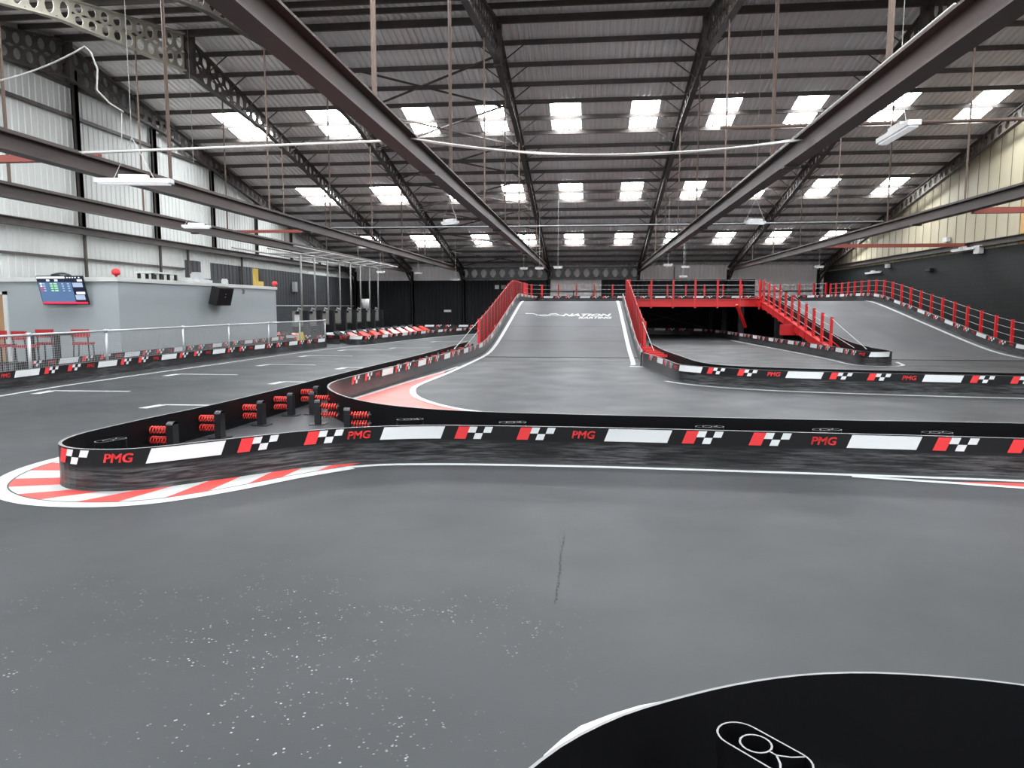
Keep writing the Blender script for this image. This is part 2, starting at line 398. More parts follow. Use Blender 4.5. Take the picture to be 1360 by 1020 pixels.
for i, x in enumerate(FR):
    fr = wthing('portal_frame', 'dark steel roof frame with holed rafters '+where[i], 'roof frame', (x, YB-.2, 0), 'portal frames')
    dep = lambda y: .62+max(0, 1-abs(y-RIDGE)/7)*.75+max(0, 1-(YB-y)/4)*.0
    mb = MB(); castellated(mb, x, RIDGE, YB-.4, dep, two=lambda y: abs(y-RIDGE) < 4); mb.build('rafter', 'steel', fr)
    mb = MB(); castellated(mb, x, YN, RIDGE, dep, two=lambda y: abs(y-RIDGE) < 6); tag(mb.build('rafter', 'steel_pale' if i in (1,) else 'steel', fr), 'cream painted rafter on the near slope' if i == 1 else None)
    mb = MB(); mb.bar((x, RIDGE+.5, roofz(RIDGE)-.2), (x, RIDGE+.5, roofz(RIDGE)-1.75), .3, .25); mb.build('ridge_plate', 'steel', fr)
    mb = MB(); mb.ibeam((x, YB-.3, 0), (x, YB-.3, 5.0), .25, .35, .03); mb.build('column', 'steel', fr)
    mb = MB(); mb.bar((x, YB-.4, 3.9), (x, YB-2.6, roofz(YB-2.6)-.95), .12, .12); mb.build('knee_brace', 'steel', fr)
    if 0 < i < 6:
        for j, py in enumerate(PY):
            if j % 1 == 0 and j < 14:
                for sd in (-1, 1):
                    mb = MB(); mb.bar((x, py-.05, roofz(py)-.85), (x+sd*.95, py-.05, roofz(py)-.14), .04, .04); mb.build('brace', 'steel', fr)

ordn = ['first', 'second', 'third', 'fourth', 'fifth', 'sixth', 'seventh', 'eighth', 'ninth', 'tenth', 'eleventh', 'twelfth', 'thirteenth', 'fourteenth', 'fifteenth', 'sixteenth', 'seventeenth', 'eighteenth', 'nineteenth', 'twentieth', 'twenty-first', 'twenty-second']
for j, py in enumerate(PY):
    mb = MB(); mb.bar((XL+.1, py, roofz(py)-.105), (XR-.05, py, roofz(py)-.105), .09, .18)
    tag(mb.build('purlin', 'steel'), 'dark steel purlin under the roof sheets, %s row down from the ridge' % ordn[j+1] if j < 21 else '', 'purlin', 'roof purlins')
mb = MB(); mb.bar((XL+.1, RIDGE+.2, roofz(RIDGE)-.2), (XR-.05, RIDGE+.2, roofz(RIDGE)-.2), .12, .25)
tag(mb.build('purlin', 'steel'), 'dark steel purlin running along the ridge itself', 'purlin', 'roof purlins')
for py in (26, 24.4, 22.8):
    mb = MB(); mb.bar((XL+.1, py, roofz(py)-.105), (XR-.05, py, roofz(py)-.105), .09, .18)
    tag(mb.build('purlin', 'steel'), 'dark steel purlin on the near roof slope, %s from the ridge' % {26: 'first', 24.4: 'second', 22.8: 'third'}[py], 'purlin', 'near slope purlins')

# crossed bracing rods between the third and fourth frame
br = wthing('roof_bracing', 'crossed dark bracing rods under the roof left of the central ramp', 'bracing', (-7.3, 45, 5))
for ya in (29.5, 33.5, 37.5, 42.5, 47.4, 52.4, 57.3):
    yb = ya+4.6
    for a, b in (((-11.1, ya), (-3.55, yb)), ((-3.55, ya), (-11.1, yb))):
        mb = MB(); mb.bar((a[0], a[1], roofz(a[1])-.5), (b[0], b[1], roofz(b[1])-.5), .07, .07); mb.build('rod', 'steel', br)

# ---------------------------------------------------------------- long beams slung under the frames, with their hangers
BL = {1: 'along the left gable wall, over the grey office', 2: 'over the mesh fence on the left side', 3: 'passing over the central ramp from upper left',
      4: 'passing over the centre from upper right', 5: 'low on the right in front of the cream wall'}
for i in range(1, 6):
    x = FR[i]; z = 5.02; h = .42 if i in (3, 4) else .36
    t = wthing('overhead_beam', 'long brown steel beam slung on rods, '+BL[i], 'beam', (x, 30, z-h/2), 'overhead beams')
    mb = MB(); mb.ibeam((x, -8 if i in (3, 4) else 2, z), (x, YB-.95, z), .30, h, .035); mb.build('girder', 'beam', t)
    mb = MB(); mb.bar((x+.02, 2, z+h/2+.03), (x+.02, YB-1, z+h/2+.03), .1, .06); mb.build('rail', 'steel', t)
    for k in range(11):
        y = (1.5, 6.8, 12, 18.6, 24.6, 30.6, 36.6, 42.6, 48.6, 54.6, 60)[k]+(0 if i != 4 else -.9)
        mb = MB(); mb.tube([(x, y, z+h/2), (x, y, roofz(y)-.85)], .045 if k < 4 else .03, 6); mb.build('hanger_rod', 'rust', t)
    for k in range(4):
        y = 16+k*12
        mb = MB(); mb.bar((x, y-.1, z-h/2-.02), (x, y+.1, z-h/2-.02), .34, .05); mb.build('clamp', 'steel', t)
# wall beams at the same level
for x, lab in ((XL+.3, 'dark girder on the left gable wall under the tall columns'), (XR-.1, 'dark girder along the right wall between block and cream panels')):
    mb = MB(); mb.ibeam((x, YN, 5.02), (x, YB-.5, 5.02), .3, .3, .03); tag(mb.build('wall_girder', 'steel'), lab, 'girder')
# gable columns and girts on the left
cols = [(23.0, .16), (28.65, .32), (34.0, .32), (39.4, .26), (44.7, .22), (50.1, .2), (55.5, .2)]
for k, (y, w) in enumerate(cols):
    mb = MB(); mb.ibeam((XL+.2, y, 5.15), (XL+.2, y, roofz(y)-.9), w, w, .03)
    mb.v = [(a, b, c) for a, b, c in mb.v]
    tag(mb.build('gable_column', 'steel'), 'dark upright column on the white left wall, %s from the left edge' % ordn[k], 'column', 'left gable columns')
gn = [(10.85, 'topmost'), (9.62, 'second from top'), (8.15, 'third from top')]
for z, nm in gn:
    ye = YB-(z-5.4)/.2-.5
    mb = MB(); mb.bar((XL+.1, 2*RIDGE-ye, z), (XL+.1, ye, z), .12, .14)
    tag(mb.build('wall_girt', 'steel'), 'thin dark rail across the upper white left wall, '+nm, 'wall rail', 'left wall rails')
mb = MB(); mb.bar((XL+.08, YN, 3.87), (XL+.08, 36.5, 3.87), .1, .1)
tag(mb.build('wall_girt', 'steel'), 'thin dark rail on the white wall just above the office roof', 'wall rail', 'left wall rails')
for k, y in enumerate((28.8, 34.2, 36.7, 42.7)):
    mb = MB(); mb.bar((XL+.15, y, 2.6), (XL+.15, y, 4.9), .1, .1)
    tag(mb.build('wall_post', 'steel'), 'slim dark post on the left wall under the girder, %s from the left' % ordn[k], 'post', 'left wall slim posts')

# lateral red struts and pipes
def strut(name, a, b, w, h, m_, lab, cat):
    mb = MB(); mb.bar(a, b, w, h); return tag(mb.build(name, m_), lab, cat)
strut('red_strut', (-15.75, 16.0, 5.32), (-11.25, 16.0, 5.32), .16, .16, 'redoxide', 'brick red strut between two beams at the far left edge', 'strut')
strut('red_strut', (XL+.3, 39.7, 6.1), (-15.75, 39.7, 6.1), .14, .16, 'redoxide', 'brick red strut across the left wall above the office', 'strut')
strut('red_strut', (11.8, 24.3, 4.86), (XR-.1, 24.3, 4.86), .16, .18, 'redoxide', 'brick red strut running to the right edge before the cream wall', 'strut')
strut('red_strut', (11.8, 40.5, 5.08), (XR-.1, 40.5, 5.08), .16, .18, 'redoxide', 'brick red strut crossing the far end of the cream wall', 'strut')
def pipe(pts, r, m_, lab, cat, name):
    mb = MB(); mb.tube(pts, r, 6); return tag(mb.build(name, m_, None, True), lab, cat)
pipe([(2.6, 15.5, 5.5), (12.5, 15.3, 5.5)], .035, 'rust', 'thin brown pipe crossing the upper right under the skylights', 'pipe', 'ceiling_pipe')
pipe([(-11.4, 31, 5.3), (-3.5, 31, 5.28), (4.2, 31, 5.28), (11.7, 31, 5.3)], .03, 'galv', 'thin grey conduit crossing the hall below the far skylights', 'conduit', 'conduit')
def sag(a, b, d, n=16):
    a = Vector(a); b = Vector(b); return [a.lerp(b, i/n)-Vector((0, 0, d*4*(i/n)*(1-i/n))) for i in range(n+1)]
pipe(sag((-11.1, 15, 5.2), (-3.75, 15, 5.3), .0), .03, 'cable', 'pale conduit from the left beam to the central left beam', 'conduit', 'conduit')
pipe(sag((-3.5, 14.8, 5.25), (4.1, 15.3, 5.2), .3), .028, 'cable', 'upper sagging pale cable between the two central beams', 'cable', 'cable')
pipe(sag((-3.5, 14.2, 5.15), (-1.0, 14.6, 4.88), .02)+sag((-1, 14.6, 4.88), (4.1, 15.0, 5.12), .1)[1:], .02, 'cable', 'lower sagging pale cable between the two central beams', 'cable', 'cable')
pipe(sag((-15.7, 15.6, 6.9), (-12.6, 17.6, 8.35), .35)+[(-12.45, 17.6, 8.2), (-12.3, 17.6, 7.8), (-12.35, 17.6, 7.3), (-12.1, 17.7, 7.0), (-11.8, 17.8, 6.8)], .022, 'cable', 'loose white cable looping down at the upper left', 'cable', 'cable')
pipe([(-11.85, 17.8, 6.8), (-11.9, 17.8, 6.0), (-11.8, 17.8, 5.25)], .01, 'cable', 'thin cord dropping from the looped cable to the beam', 'cable', 'cable')
pipe(sag((4.04, 9, 5.27), (4.06, 22, 5.27), .0), .02, 'cable', 'pale cable lying along the upper right beam', 'cable', 'cable')

# ---------------------------------------------------------------- rear wall steelwork
def lattice_girder():
    t = wthing('lattice_girder', 'black girder with a row of diamond openings high on the rear wall', 'girder', (-3.7, YB-.5, 4.2))
    mb = MB(); x0, x1, z0, z1 = -11.3, 4.2, 4.28, 5.3; n = 19; s = (x1-x0)/n; y = YB-.6
    for i in range(n):
        a = x0+i*s; c = a+s/2; zc = (z0+z1)/2; hw = s*.33; hh = .36
        rim = [(c+hw, zc+.09), (c+.1, zc+hh), (c-.1, zc+hh), (c-hw, zc+.09), (c-hw, zc-.09), (c-.1, zc-hh), (c+.1, zc-hh), (c+hw, zc-.09)]
        out = [(a+s, zc+.2), (c+.15, z1), (c-.15, z1), (a, zc+.2), (a, zc-.2), (c-.15, z0), (c+.15, z0), (a+s, zc-.2)]
        cor = {0: (a+s, z1), 2: (a, z1), 4: (a, z0), 6: (a+s, z0)}
        for j in range(8):
            k = (j+1) % 8
            for yy in (y, y+.05):
                mb.quad((out[j][0], yy, out[j][1]), (out[k][0], yy, out[k][1]), (rim[k][0], yy, rim[k][1]), (rim[j][0], yy, rim[j][1]))
                if j in cor: mb.poly([(out[j][0], yy, out[j][1]), (cor[j][0], yy, cor[j][1]), (out[k][0], yy, out[k][1])])
            mb.quad((rim[j][0], y, rim[j][1]), (rim[k][0], y, rim[k][1]), (rim[k][0], y+.05, rim[k][1]), (rim[j][0], y+.05, rim[j][1]))
    mb.build('web', 'black', t)
    for z in (z0, z1):
        mb = MB(); mb.bar((x0, y, z), (x1, y, z), .25, .06); mb.build('flange', 'black', t)
lattice_girder()
for z, x0, x1, lab in ((3.22, -3.6, 1.0, 'thin black rail across the white rear panels behind the central ramp'), (3.2, 14.0, 19.4, 'thin black rail across the tall white rear panels at the right')):
    mb = MB(); mb.bar((x0, YB-.15, z), (x1, YB-.15, z), .08, .09)
    tag(mb.build('wall_girt', 'black'), lab, 'wall rail')
for x, lab in ((-15.75, 'left of the lattice girder, near the left corner'),):
    pass
for k, (x, lab) in enumerate(((-1.4, 'behind the central ramp'), (.3, 'right of centre behind the central ramp'), (7.2, 'over the red bridge'), (16.5, 'behind the right track'))):
    mb = MB(); mb.bar((x, YB-.12, 2.2 if k != 2 else 4.2), (x, YB-.12, 3.2 if k != 2 else 5.3), .08, .08)
    tag(mb.build('wall_post', 'black'), 'short black post on the white rear panels '+lab, 'post')

# ---------------------------------------------------------------- lamps and small fixtures under the roof
def batten(loc, rzv, lab, L=1.5, w=.22, cord=True, group='hanging batten lamps'):
    t = thing('batten_lamp', lab, 'lamp', loc, group, rzv)
    mb = MB(); mb.box(-L/2, -w/2, 0, L/2, w/2, .09); mb.box(-.28, -.07, .09, .28, .07, .17); mb.build('housing', 'lamp', t)
    mb = MB(); mb.box(-L/2+.05, -w/2+.03, -.03, L/2-.05, w/2-.03, 0); mb.build('diffuser', 'tube', t)
    if cord:
        for sx in (-.4, .4):
            mb = MB(); mb.tube([(sx, 0, .09), (0, 0, .9), (0, 0, roofz(loc[1])-loc[2]+.01)], .008, 5); mb.build('suspension_cord', 'cable', t)
    return t
batten((-9.2, 14.1, 4.38), .15, 'long white batten lamp at the upper left under a beam')
batten((-14.6, 26.0, 4.82), .3, 'small white batten lamp over the left end of the office', 1.0)
batten((5.52, 14.2, 5.0), math.pi/2-.02, 'large white batten lamp hanging below the upper right skylights', 1.5)
batten((-5.4, 28, 5.08), -.6, 'short white batten lamp left of the centre beam', .8, .2)
batten((6.05, 28, 4.95), .35, 'short white batten lamp hanging over the red bridge', .8, .2)
batten((19.25, 40.4, 4.82), math.pi/2, 'white batten lamp along the top of the right block wall', 2.2, .14, False)
batten((19.5, 53, 4.2), math.pi/2, 'white batten lamp on the far end of the right wall', 2.6, .14, False)
for k, (x, y, z) in enumerate(((-4.7, 52, 4.55), (-3.3, 48, 4.35), (-2.0, 46, 4.3), (6.6, 52, 4.6), (7.0, 56, 4.1), (-14.6, 50, 4.25), (-13.1, 55, 4.4), (-10.2, 55, 3.9), (15.6, 52, 4.55), (4.8, 46, 4.4))):
    t = thing('spot_lamp', ['small white lamp above the left end of the lattice girder', 'small white lamp over the left rail of the central ramp', 'small white lamp hung left of the central ramp top',
        'small white lamp hung above the bridge middle', 'small white lamp low above the bridge', 'small white lamp left of the tall poles', 'small white lamp among the tall poles', 'small white lamp right of the tall poles',
        'small white lamp before the far right corner', 'small white lamp right of the central ramp top'][k], 'lamp', (x, y, z), 'small hanging lamps')
    mb = MB(); mb.box(-.28, -.12, 0, .28, .12, .12); mb.build('housing', 'lamp', t)
    mb = MB(); mb.box(-.24, -.1, -.02, .24, .1, 0); mb.build('diffuser', 'tube', t)
    mb = MB(); mb.tube([(0, 0, .12), (0, 0, roofz(y)-z+.01)], .008, 5); mb.build('suspension_cord', 'cable', t)

# ---------------------------------------------------------------- barriers
H = .44
def text_geo(txt, size, bold=.012, shear=.25):
    c = bpy.data.curves.new('lettering', 'FONT'); c.body = txt; c.size = size; c.offset = bold*size*2; c.shear = shear; c.align_x = 'CENTER'; c.resolution_u = 3
    o = bpy.data.objects.new('lettering', c); C.objects.link(o)
    dg = bpy.context.evaluated_depsgraph_get(); me = bpy.data.meshes.new_from_object(o.evaluated_get(dg))
    v = [(p.co.x, p.co.y) for p in me.vertices]; f = [tuple(p.vertices) for p in me.polygons]
    bpy.data.objects.remove(o); bpy.data.curves.remove(c); bpy.data.meshes.remove(me); return v, f
PMG = text_geo('PMG', .13, 0, .2)
TINY = text_geo('pm', .045, .02, .2)
def barrier(label, pts, zf=flat, phase=0., closed=False, stick=(0, 1e9), skip=(), group='track barriers', h=H, thick=.035, stickers=True, warp={}):
    """upright plastic strip; the printed side is on the right of travel along pts"""
    path, L = catmull(pts, .06, closed); tot = L[-1]
    p0 = path[0]; t = wthing('track_barrier', label, 'barrier', (p0.x, p0.y, zf(p0.x, p0.y)), group)
    mb = MB(); n = max(2, int(tot/.1)) if tot < 60 else int(tot/.125); ring = []
    for i in range(n+1):
        p, d = at(path, L, tot*i/n); nr = Vector((d.y, -d.x, 0)); z = zf(p.x, p.y)
        o = nr*thick/2
        ring.append([(p.x+o.x*1.6, p.y+o.y*1.6, z), (p.x+o.x, p.y+o.y, z+.05), (p.x+o.x, p.y+o.y, z+h*.6), (p.x+o.x, p.y+o.y, z+h), (p.x-o.x, p.y-o.y, z+h), (p.x-o.x, p.y-o.y, z)])
    for a, b in zip(ring, ring[1:]):
        for j, mi in ((0, 0), (1, 0), (2, 0), (3, 1), (4, 2)): mb.quad(a[j], b[j], b[j+1], a[j+1], mi)
    mb.poly(ring[0], 0); mb.poly(ring[-1][::-1], 0)
    # weld for smooth shading
    o = mb.build('barrier_panel', ['plastic', 'edge', 'plastic_in'], t)
    hv = o.data.attributes.new('height', 'FLOAT', 'POINT')
    hv.data.foreach_set('value', [v[2]-zf(v[0], v[1]) for v in mb.v])
    bm = bmesh.new(); bm.from_mesh(o.data); bmesh.ops.remove_doubles(bm, verts=bm.verts, dist=.0005); bm.to_mesh(o.data); bm.free()
    if not stickers: return t
    off = thick/2+.006
    def put(s, u, v):
        q, d = at(path, L, s+u); nr = Vector((d.y, -d.x, 0)); z = zf(q.x, q.y)
        return (q.x+nr.x*off, q.y+nr.y*off, z+v)
    def para(mb, s, u0, u1, v0, v1, mi, sl=.38):
        k = max(1, int((u1-u0)/.06))
        for i in range(k):
            a = u0+(u1-u0)*i/k; b = u0+(u1-u0)*(i+1)/k
            mb.quad(put(s, a+sl*(v0-h), v0), put(s, b+sl*(v0-h), v0), put(s, b+sl*(v1-h), v1), put(s, a+sl*(v1-h), v1), mi)
    P = 2.78; k0 = -math.ceil(phase/P); s_raw = phase+P*k0
    top_, bot = h-.012, h-.165
    def ok(a): return stick[0] <= a <= min(stick[1], tot-.02) and not any(x0 < a < x1 for x0, x1 in skip)
    while s_raw < tot+P:
        s = s_raw+warp.get(k0, 0); k0 += 1
        if ok(s-.2) and ok(s+.2):
            mb = MB();
            for ex, ey in ((-.0038, -.0022), (.0038, -.0022), (-.0038, .0026), (.0038, .0026)):
                base = len(mb.v)
                for x, y in PMG[0]: mb.v.append(put(s, .01+x*1.07+ex, h-.135+y+ey))
                for f in PMG[1]: mb.f.append(tuple(i+base for i in f)); mb.m.append(0)
            mb.build('lettering', 'red', t)
        if ok(s+.25) and ok(s+1.12):
            mb = MB(); para(mb, s, .33, 1.08, bot, top_, 0); mb.build('white_sticker', 'white', t)
        for fo in (1.25, 2.02):
            if ok(s+fo-.1) and ok(s+fo+.5):
                mb = MB(); para(mb, s+fo, 0, .14, bot, top_, 1)
                a, b, c, d_ = .14, .235, .33, .425; mid = (bot+top_)/2
                para(mb, s+fo, a, b, mid+.003, top_, 0); para(mb, s+fo, c, d_, mid+.003, top_, 0); para(mb, s+fo, b, c, bot, mid-.003, 0)
                mb.build('checkered_sticker', ['white', 'red'], t)
        s_raw += P
    return t

# near island: the front barrier, round the left nose and up the far side in one run
front = [(-5.05, 30.0), (-5.12, 22), (-5.32, 17.8), (-5.42, 14.6), (-5.5, 12), (-5.6, 10.2), (-5.76, 8.9), (-5.83, 8.1), (-5.82, 7.55), (-5.66, 7.12), (-5.36, 6.88), (-5.0, 6.83), (-4.6, 6.95), (-4.0, 7.5), (-3.38, 8.08), (-2.75, 8.45), (-2.05, 8.67), (-1.3, 8.72), (.17, 8.73), (1.94, 8.66), (3.6, 8.58), (4.85, 8.5), (7, 8.4), (11, 8.2), (XR-.2, 7.9)]
_p, _L = catmull(front, .2); _s = min(range(len(_p)), key=lambda i: abs(_p[i].x+.08)+(9 if _p[i].y > 9.2 else 0)); FS = _L[_s]
barrier('near black barrier with bold stickers, curving round the left nose', front, phase=FS, stick=(FS-6.2, 1e9), warp={-1: .02, -2: .2, -3: .27})
inner = [(XR-.2, 9.0), (11, 9.35), (5.45, 9.62), (3.1, 9.65), (1.2, 9.72), (-.22, 9.79), (-1.47, 9.9), (-2.4, 10.15), (-3.2, 10.6), (-3.9, 11.3), (-4.5, 12.2), (-4.82, 12.95), (-4.96, 13.7), (-4.95, 14.6), (-4.85, 16.3), (-4.66, 18.9), (-4.45, 22.5), (-4.3, 26.0), (-4.2, 28.5), (-4.15, 31), (-4.15, 36), (-4.15, 43), (-4.15, 53.4), (-3.6, 54.6), (-2.4, 55), (6, 55), (13.5, 55), (15.0, 54.3), (15.8, 52.5), (15.85, 48), (15.85, 42), (15.85, 34), (15.85, 29), (16.2, 25.5), (17.2, 22.5), (18.4, 20.6)]
_p, _L = catmull(inner, .2); _s0 = min(range(len(_p)), key=lambda i: (_p[i]-Vector((-4.95, 14.2, 0))).length); 
barrier('long glossy barrier lining the central ramp and right hand descending track', inner, zf=rz, phase=_L[_s0]-.7, stick=(_L[_s0]-.4, 1e9))
# edge of the lane right of the ramp: from the ramp's right side, round to the right wall
barrier('black barrier along the right side of the central ramp', [(1.72, 53.8-11), (1.88, 42.5), (1.9, 38), (1.88, 33), (1.85, 28.5), (1.72, 24.6), (1.62, 23.5), (1.7, 23.25)][::-1] if 0 else [(1.9, 42.6), (1.9, 38), (1.9, 33), (1.88, 28.5), (1.75, 24.6), (1.66, 23.4)], zf=rz, phase=.4)
barrier('black barrier crossing the middle right, from ramp foot to right edge', [(1.72, 23.2), (1.9, 22.2), (2.1, 20.6), (2.25, 18.9), (2.5, 18.35), (3.15, 17.75), (4.2, 17.15), (5.4, 16.85), (7.2, 16.5), (9.2, 16.25), (13, 15.9), (XR-.2, 15.6)], phase=4.3)
barrier('short black barrier behind the foot of the central ramp', [(XR-.3, 16.3), (13, 16.6), (9.2, 17.0), (5.5, 17.6), (3.6, 18.3), (2.95, 19.4), (2.7, 22), (2.5, 25), (2.45, 30)], phase=1.2, stick=(18.5, 99))
# right island below the bridge stairs
isl = [(10.0, 42.5), (10.0, 36), (10.0, 30), (10.02, 27), (9.95, 25.2), (9.75, 24.75), (9.4, 24.5), (9.05, 24.55), (8.86, 25.0), (8.9, 27), (8.78, 31), (8.5, 36), (8.25, 42), (8.0, 46), (7.4, 48.6), (5.6, 50), (2.5, 50.3), (-3, 50.3)][::-1]
_p, _L = catmull(isl, .2); _s1 = min(range(len(_p)), key=lambda i: (_p[i]-Vector((9.4, 24.5, 0))).length)
barrier('black barrier of the rounded island at the foot of the right track', isl, zf=lambda x, y: rampz(y) if x > 9.95 and y > 27 else 0, phase=_L[_s1]-.62, stick=(0, _L[_s1]+.75))
# left side
barrier('black barrier at the left edge in front of the mesh fence', [(-12.5, 8), (-12.9, 12), (-13.1, 15), (-13.05, 18.4), (-12.95, 21.6), (-12.75, 25), (-12.5, 29), (-12.25, 32.8)], phase=6.93)
barrier('second black barrier running along the foot of the grey office', [(-15.0, 17.5), (-14.95, 20), (-14.85, 22.9), (-14.9, 26.5), (-14.95, 30), (-15.0, 34.6)], phase=1.2)
barrier('far black barrier sweeping from the parked karts to the rear wall', [(-13.2, 37.6), (-12.4, 36.0), (-11.9, 35.2), (-11.4, 35.0), (-11.0, 35.6), (-10.75, 37.5), (-10.2, 41.5), (-9.3, 46.5), (-8.0, 50.3), (-6.6, 52.2), (-4.6, 52.8)], phase=5.2)
barrier('farthest black barrier straight before the black rear wall', [(-14, 57.5), (-4.5, 57.5)], phase=.5)
barrier('low black barrier behind the near row of parked karts', [(-16.2, 36.0), (-13.6, 35.9), (-12.6, 35.6)], phase=.3)
# foreground island
fore = [(-1.0, -.6), (-.72, .7), (-.45, 1.6), (-.17, 2.15), (.08, 2.44), (.36, 2.63), (.66, 2.78), (.95, 2.87), (1.26, 2.9), (1.69, 2.86), (2.3, 2.68), (3.0, 2.3), (3.8, 1.6)]
barrier('black curved barrier in the bottom right foreground seen from inside', fore[::-1], stickers=False, group=None, thick=.013)

# extruded rubber posts inside the islands
def post_mesh(h):
    mb = MB(); L2, R2, th = .17, .075, .007
    def wall(loop, closed=True):
        n = len(loop)
        for i in range(n if closed else n-1):
            a = Vector((*loop[i], 0)); b = Vector((*loop[(i+1) % n], 0)); pa = Vector((*loop[i-1], 0)) if (closed or i) else a; nb = Vector((*loop[(i+2) % n], 0)) if (closed or i+2 < n) else b
            d1 = (b-pa).normalized(); d2 = (nb-a).normalized()
            o1 = Vector((d1.y, -d1.x, 0))*th/2; o2 = Vector((d2.y, -d2.x, 0))*th/2
            A, B, Cc, D = a+o1, b+o2, b-o2, a-o1; zt = Vector((0, 0, h))
            mb.quad(A+zt, B+zt, Cc+zt, D+zt, 1); mb.quad(A, B, B+zt, A+zt, 0); mb.quad(D, D+zt, Cc+zt, Cc, 0)
    loop = []
    for i in range(13):
        a = -math.pi/2+math.pi*i/12; loop.append((L2-R2+R2*math.cos(a), R2*math.sin(a)))
    for i in range(13):
        a = math.pi/2+math.pi*i/12; loop.append((-L2+R2+R2*math.cos(a), R2*math.sin(a)))
    wall(loop)
    wall([(-.03+.052*math.cos(2*math.pi*i/20), .052*math.sin(2*math.pi*i/20)) for i in range(20)])
    wall([(.022, 0), (.05, 0), (.085, .03), (.11, .068)], False); wall([(.05, 0), (.085, -.03), (.11, -.068)], False)
    return mb
def rubber_post(x, y, rzv, label, h=.42):
    o = post_mesh(h).build('rubber_post', ['plastic_in', 'edge']); o.location = (x, y, 0); o.rotation_euler = (0, 0, rzv)
    return tag(o, label, 'rubber post', 'extruded rubber posts')
rp = rubber_post(.60, 2.37, math.radians(-48), 'hollow rubber post with ringed top inside the foreground barrier')
for k, (x, y, a) in enumerate(((-2.3, 9.08, .3), (-.95, 8.98, .2), (1.47, 8.9, .1), (2.82, 8.82, .2), (4.03, 8.76, .1), (-5.2, 7.3, 1.2))):
    o = rp.copy(); C.objects.link(o); o.location = (x, y, 0.01); o.rotation_euler = (0, 0, a); o.scale = (1, 1, 1.04)
    o['label'] = ['leftmost hollow rubber post peeping over the near barrier', 'second hollow rubber post from the left behind the near barrier', 'middle hollow rubber post behind the near barrier',
                  'fourth hollow rubber post from the left behind the near barrier', 'rightmost hollow rubber post behind the near barrier', 'hollow rubber post inside the rounded left nose'][k]

# spring buffers
def make_buffer():
    t = thing('spring_buffer', 'x', 'spring buffer', (0, 0, 0), 'spring buffers inside the island')
    mb = MB(); mb.box(-.045, -.07, .012, .045, .07, .36)
    for i in range(7):
        a0, a1 = math.pi*i/7, math.pi*(i+1)/7
        mb.quad((-.045, .07*math.cos(a0), .36+.04*math.sin(a0)), (.045, .07*math.cos(a0), .36+.04*math.sin(a0)), (.045, .07*math.cos(a1), .36+.04*math.sin(a1)), (-.045, .07*math.cos(a1), .36+.04*math.sin(a1)))
    mb.build('post', 'black', t)
    mb = MB(); mb.box(-.13, -.11, 0, .13, .11, .012); mb.build('base_plate', 'black', t)
    for z in (.15, .285):
        mb = MB(); pts = []; turns = 6
        for i in range(turns*8+1):
            a = 2*math.pi*i/8; pts.append((-.06-.25*i/(turns*8), .044*math.cos(a), z+.044*math.sin(a)))
        mb.tube(pts, .0105, 6); sp = mb.build('spring', 'spring', t, True)
        mb = MB(); mb.tube([(-.04, 0, z), (-.345, 0, z)], .016, 8); mb.tube([(-.318, 0, z), (-.33, 0, z)], .05, 10); mb.build('damper_rod', 'black', sp)
    return t
proto = make_buffer()
lb = ['spring buffer nearest the left nose of the island, springs pointing left', 'second spring buffer from the left nose, springs pointing left', 'third spring buffer from the left nose, springs pointing left',
      'fourth spring buffer from the left nose, springs pointing left', 'farthest left-pointing spring buffer beside the glossy barrier tip']
BUF = [(-5.43, 8.85, 0, lb[0]), (-5.31, 9.85, 0, lb[1]), (-5.22, 11.0, 0, lb[2]), (-5.17, 12.05, 0, lb[3]), (-5.13, 13.15, 0, lb[4])]
BUF += [(-3.58, 10.37, math.pi+.2, 'spring buffer pointing right, nearest the near barrier'), (-4.36, 11.2, math.pi+.2, 'middle right-pointing spring buffer under the glossy barrier tip'),
        (-4.86, 12.25, math.pi+.1, 'farthest right-pointing spring buffer at the glossy barrier tip')]
for k in range(8):
    BUF.append((-4.95+.0243*(k*1.5-.5), 18.5+k*1.5, 0, 'red spring buffer between the two barriers leading to the ramp, %s from the viewer' % ordn[k]))
for k, (x, y, r, l) in enumerate(BUF):
    o = proto if k == 0 else copy_tree(proto)
    o.location = (x, y, 0); o.rotation_euler = (0, 0, r); o['label'] = l
    if k >= 8: o.scale = (.8, 1, 1)

# ---------------------------------------------------------------- floor markings
def ribbon(name, label, pts, w, m_='line', z=.004, zf=flat, step=.25, cat='floor line', offs=0):
    path, L = catmull(pts, step); mb = MB(); n = max(1, int(L[-1]/step)); pr = None
    for i in range(n+1):
        p, d = at(path, L, L[-1]*i/n); nr = Vector((d.y, -d.x, 0)); ww = w(i/n) if callable(w) else w
        a = p+nr*(ww/2+offs); b = p-nr*(ww/2-offs); cur = ((a.x, a.y, zf(a.x, a.y)+z), (b.x, b.y, zf(b.x, b.y)+z))
        if pr: mb.quad(pr[0], cur[0], cur[1], pr[1])
        pr = cur
    return tag(mb.build(name, m_), label, cat)
ribbon('edge_line', 'white line along the foot of the near barrier', [(-2.95, 8.12), (-2.5, 8.33), (-2.0, 8.42), (-1.3, 8.48), (.17, 8.5), (1.94, 8.44), (3.6, 8.36), (4.85, 8.28), (7, 8.15)], .1)
ribbon('edge_line', 'curved white line around the worn red kerb left of the ramp', [(0.2, 11.9), (-.9, 12.25), (-2.03, 12.83), (-2.85, 13.6), (-3.6, 14.8), (-4.02, 16.2), (-4.1, 17.3), (-4.02, 19.5), (-3.98, 22), (-3.97, 25), (-3.95, 28.5), (-3.93, 32), (-3.92, 38), (-3.92, 43.2), (-3.9, 53)], .14, zf=rz, z=.012)
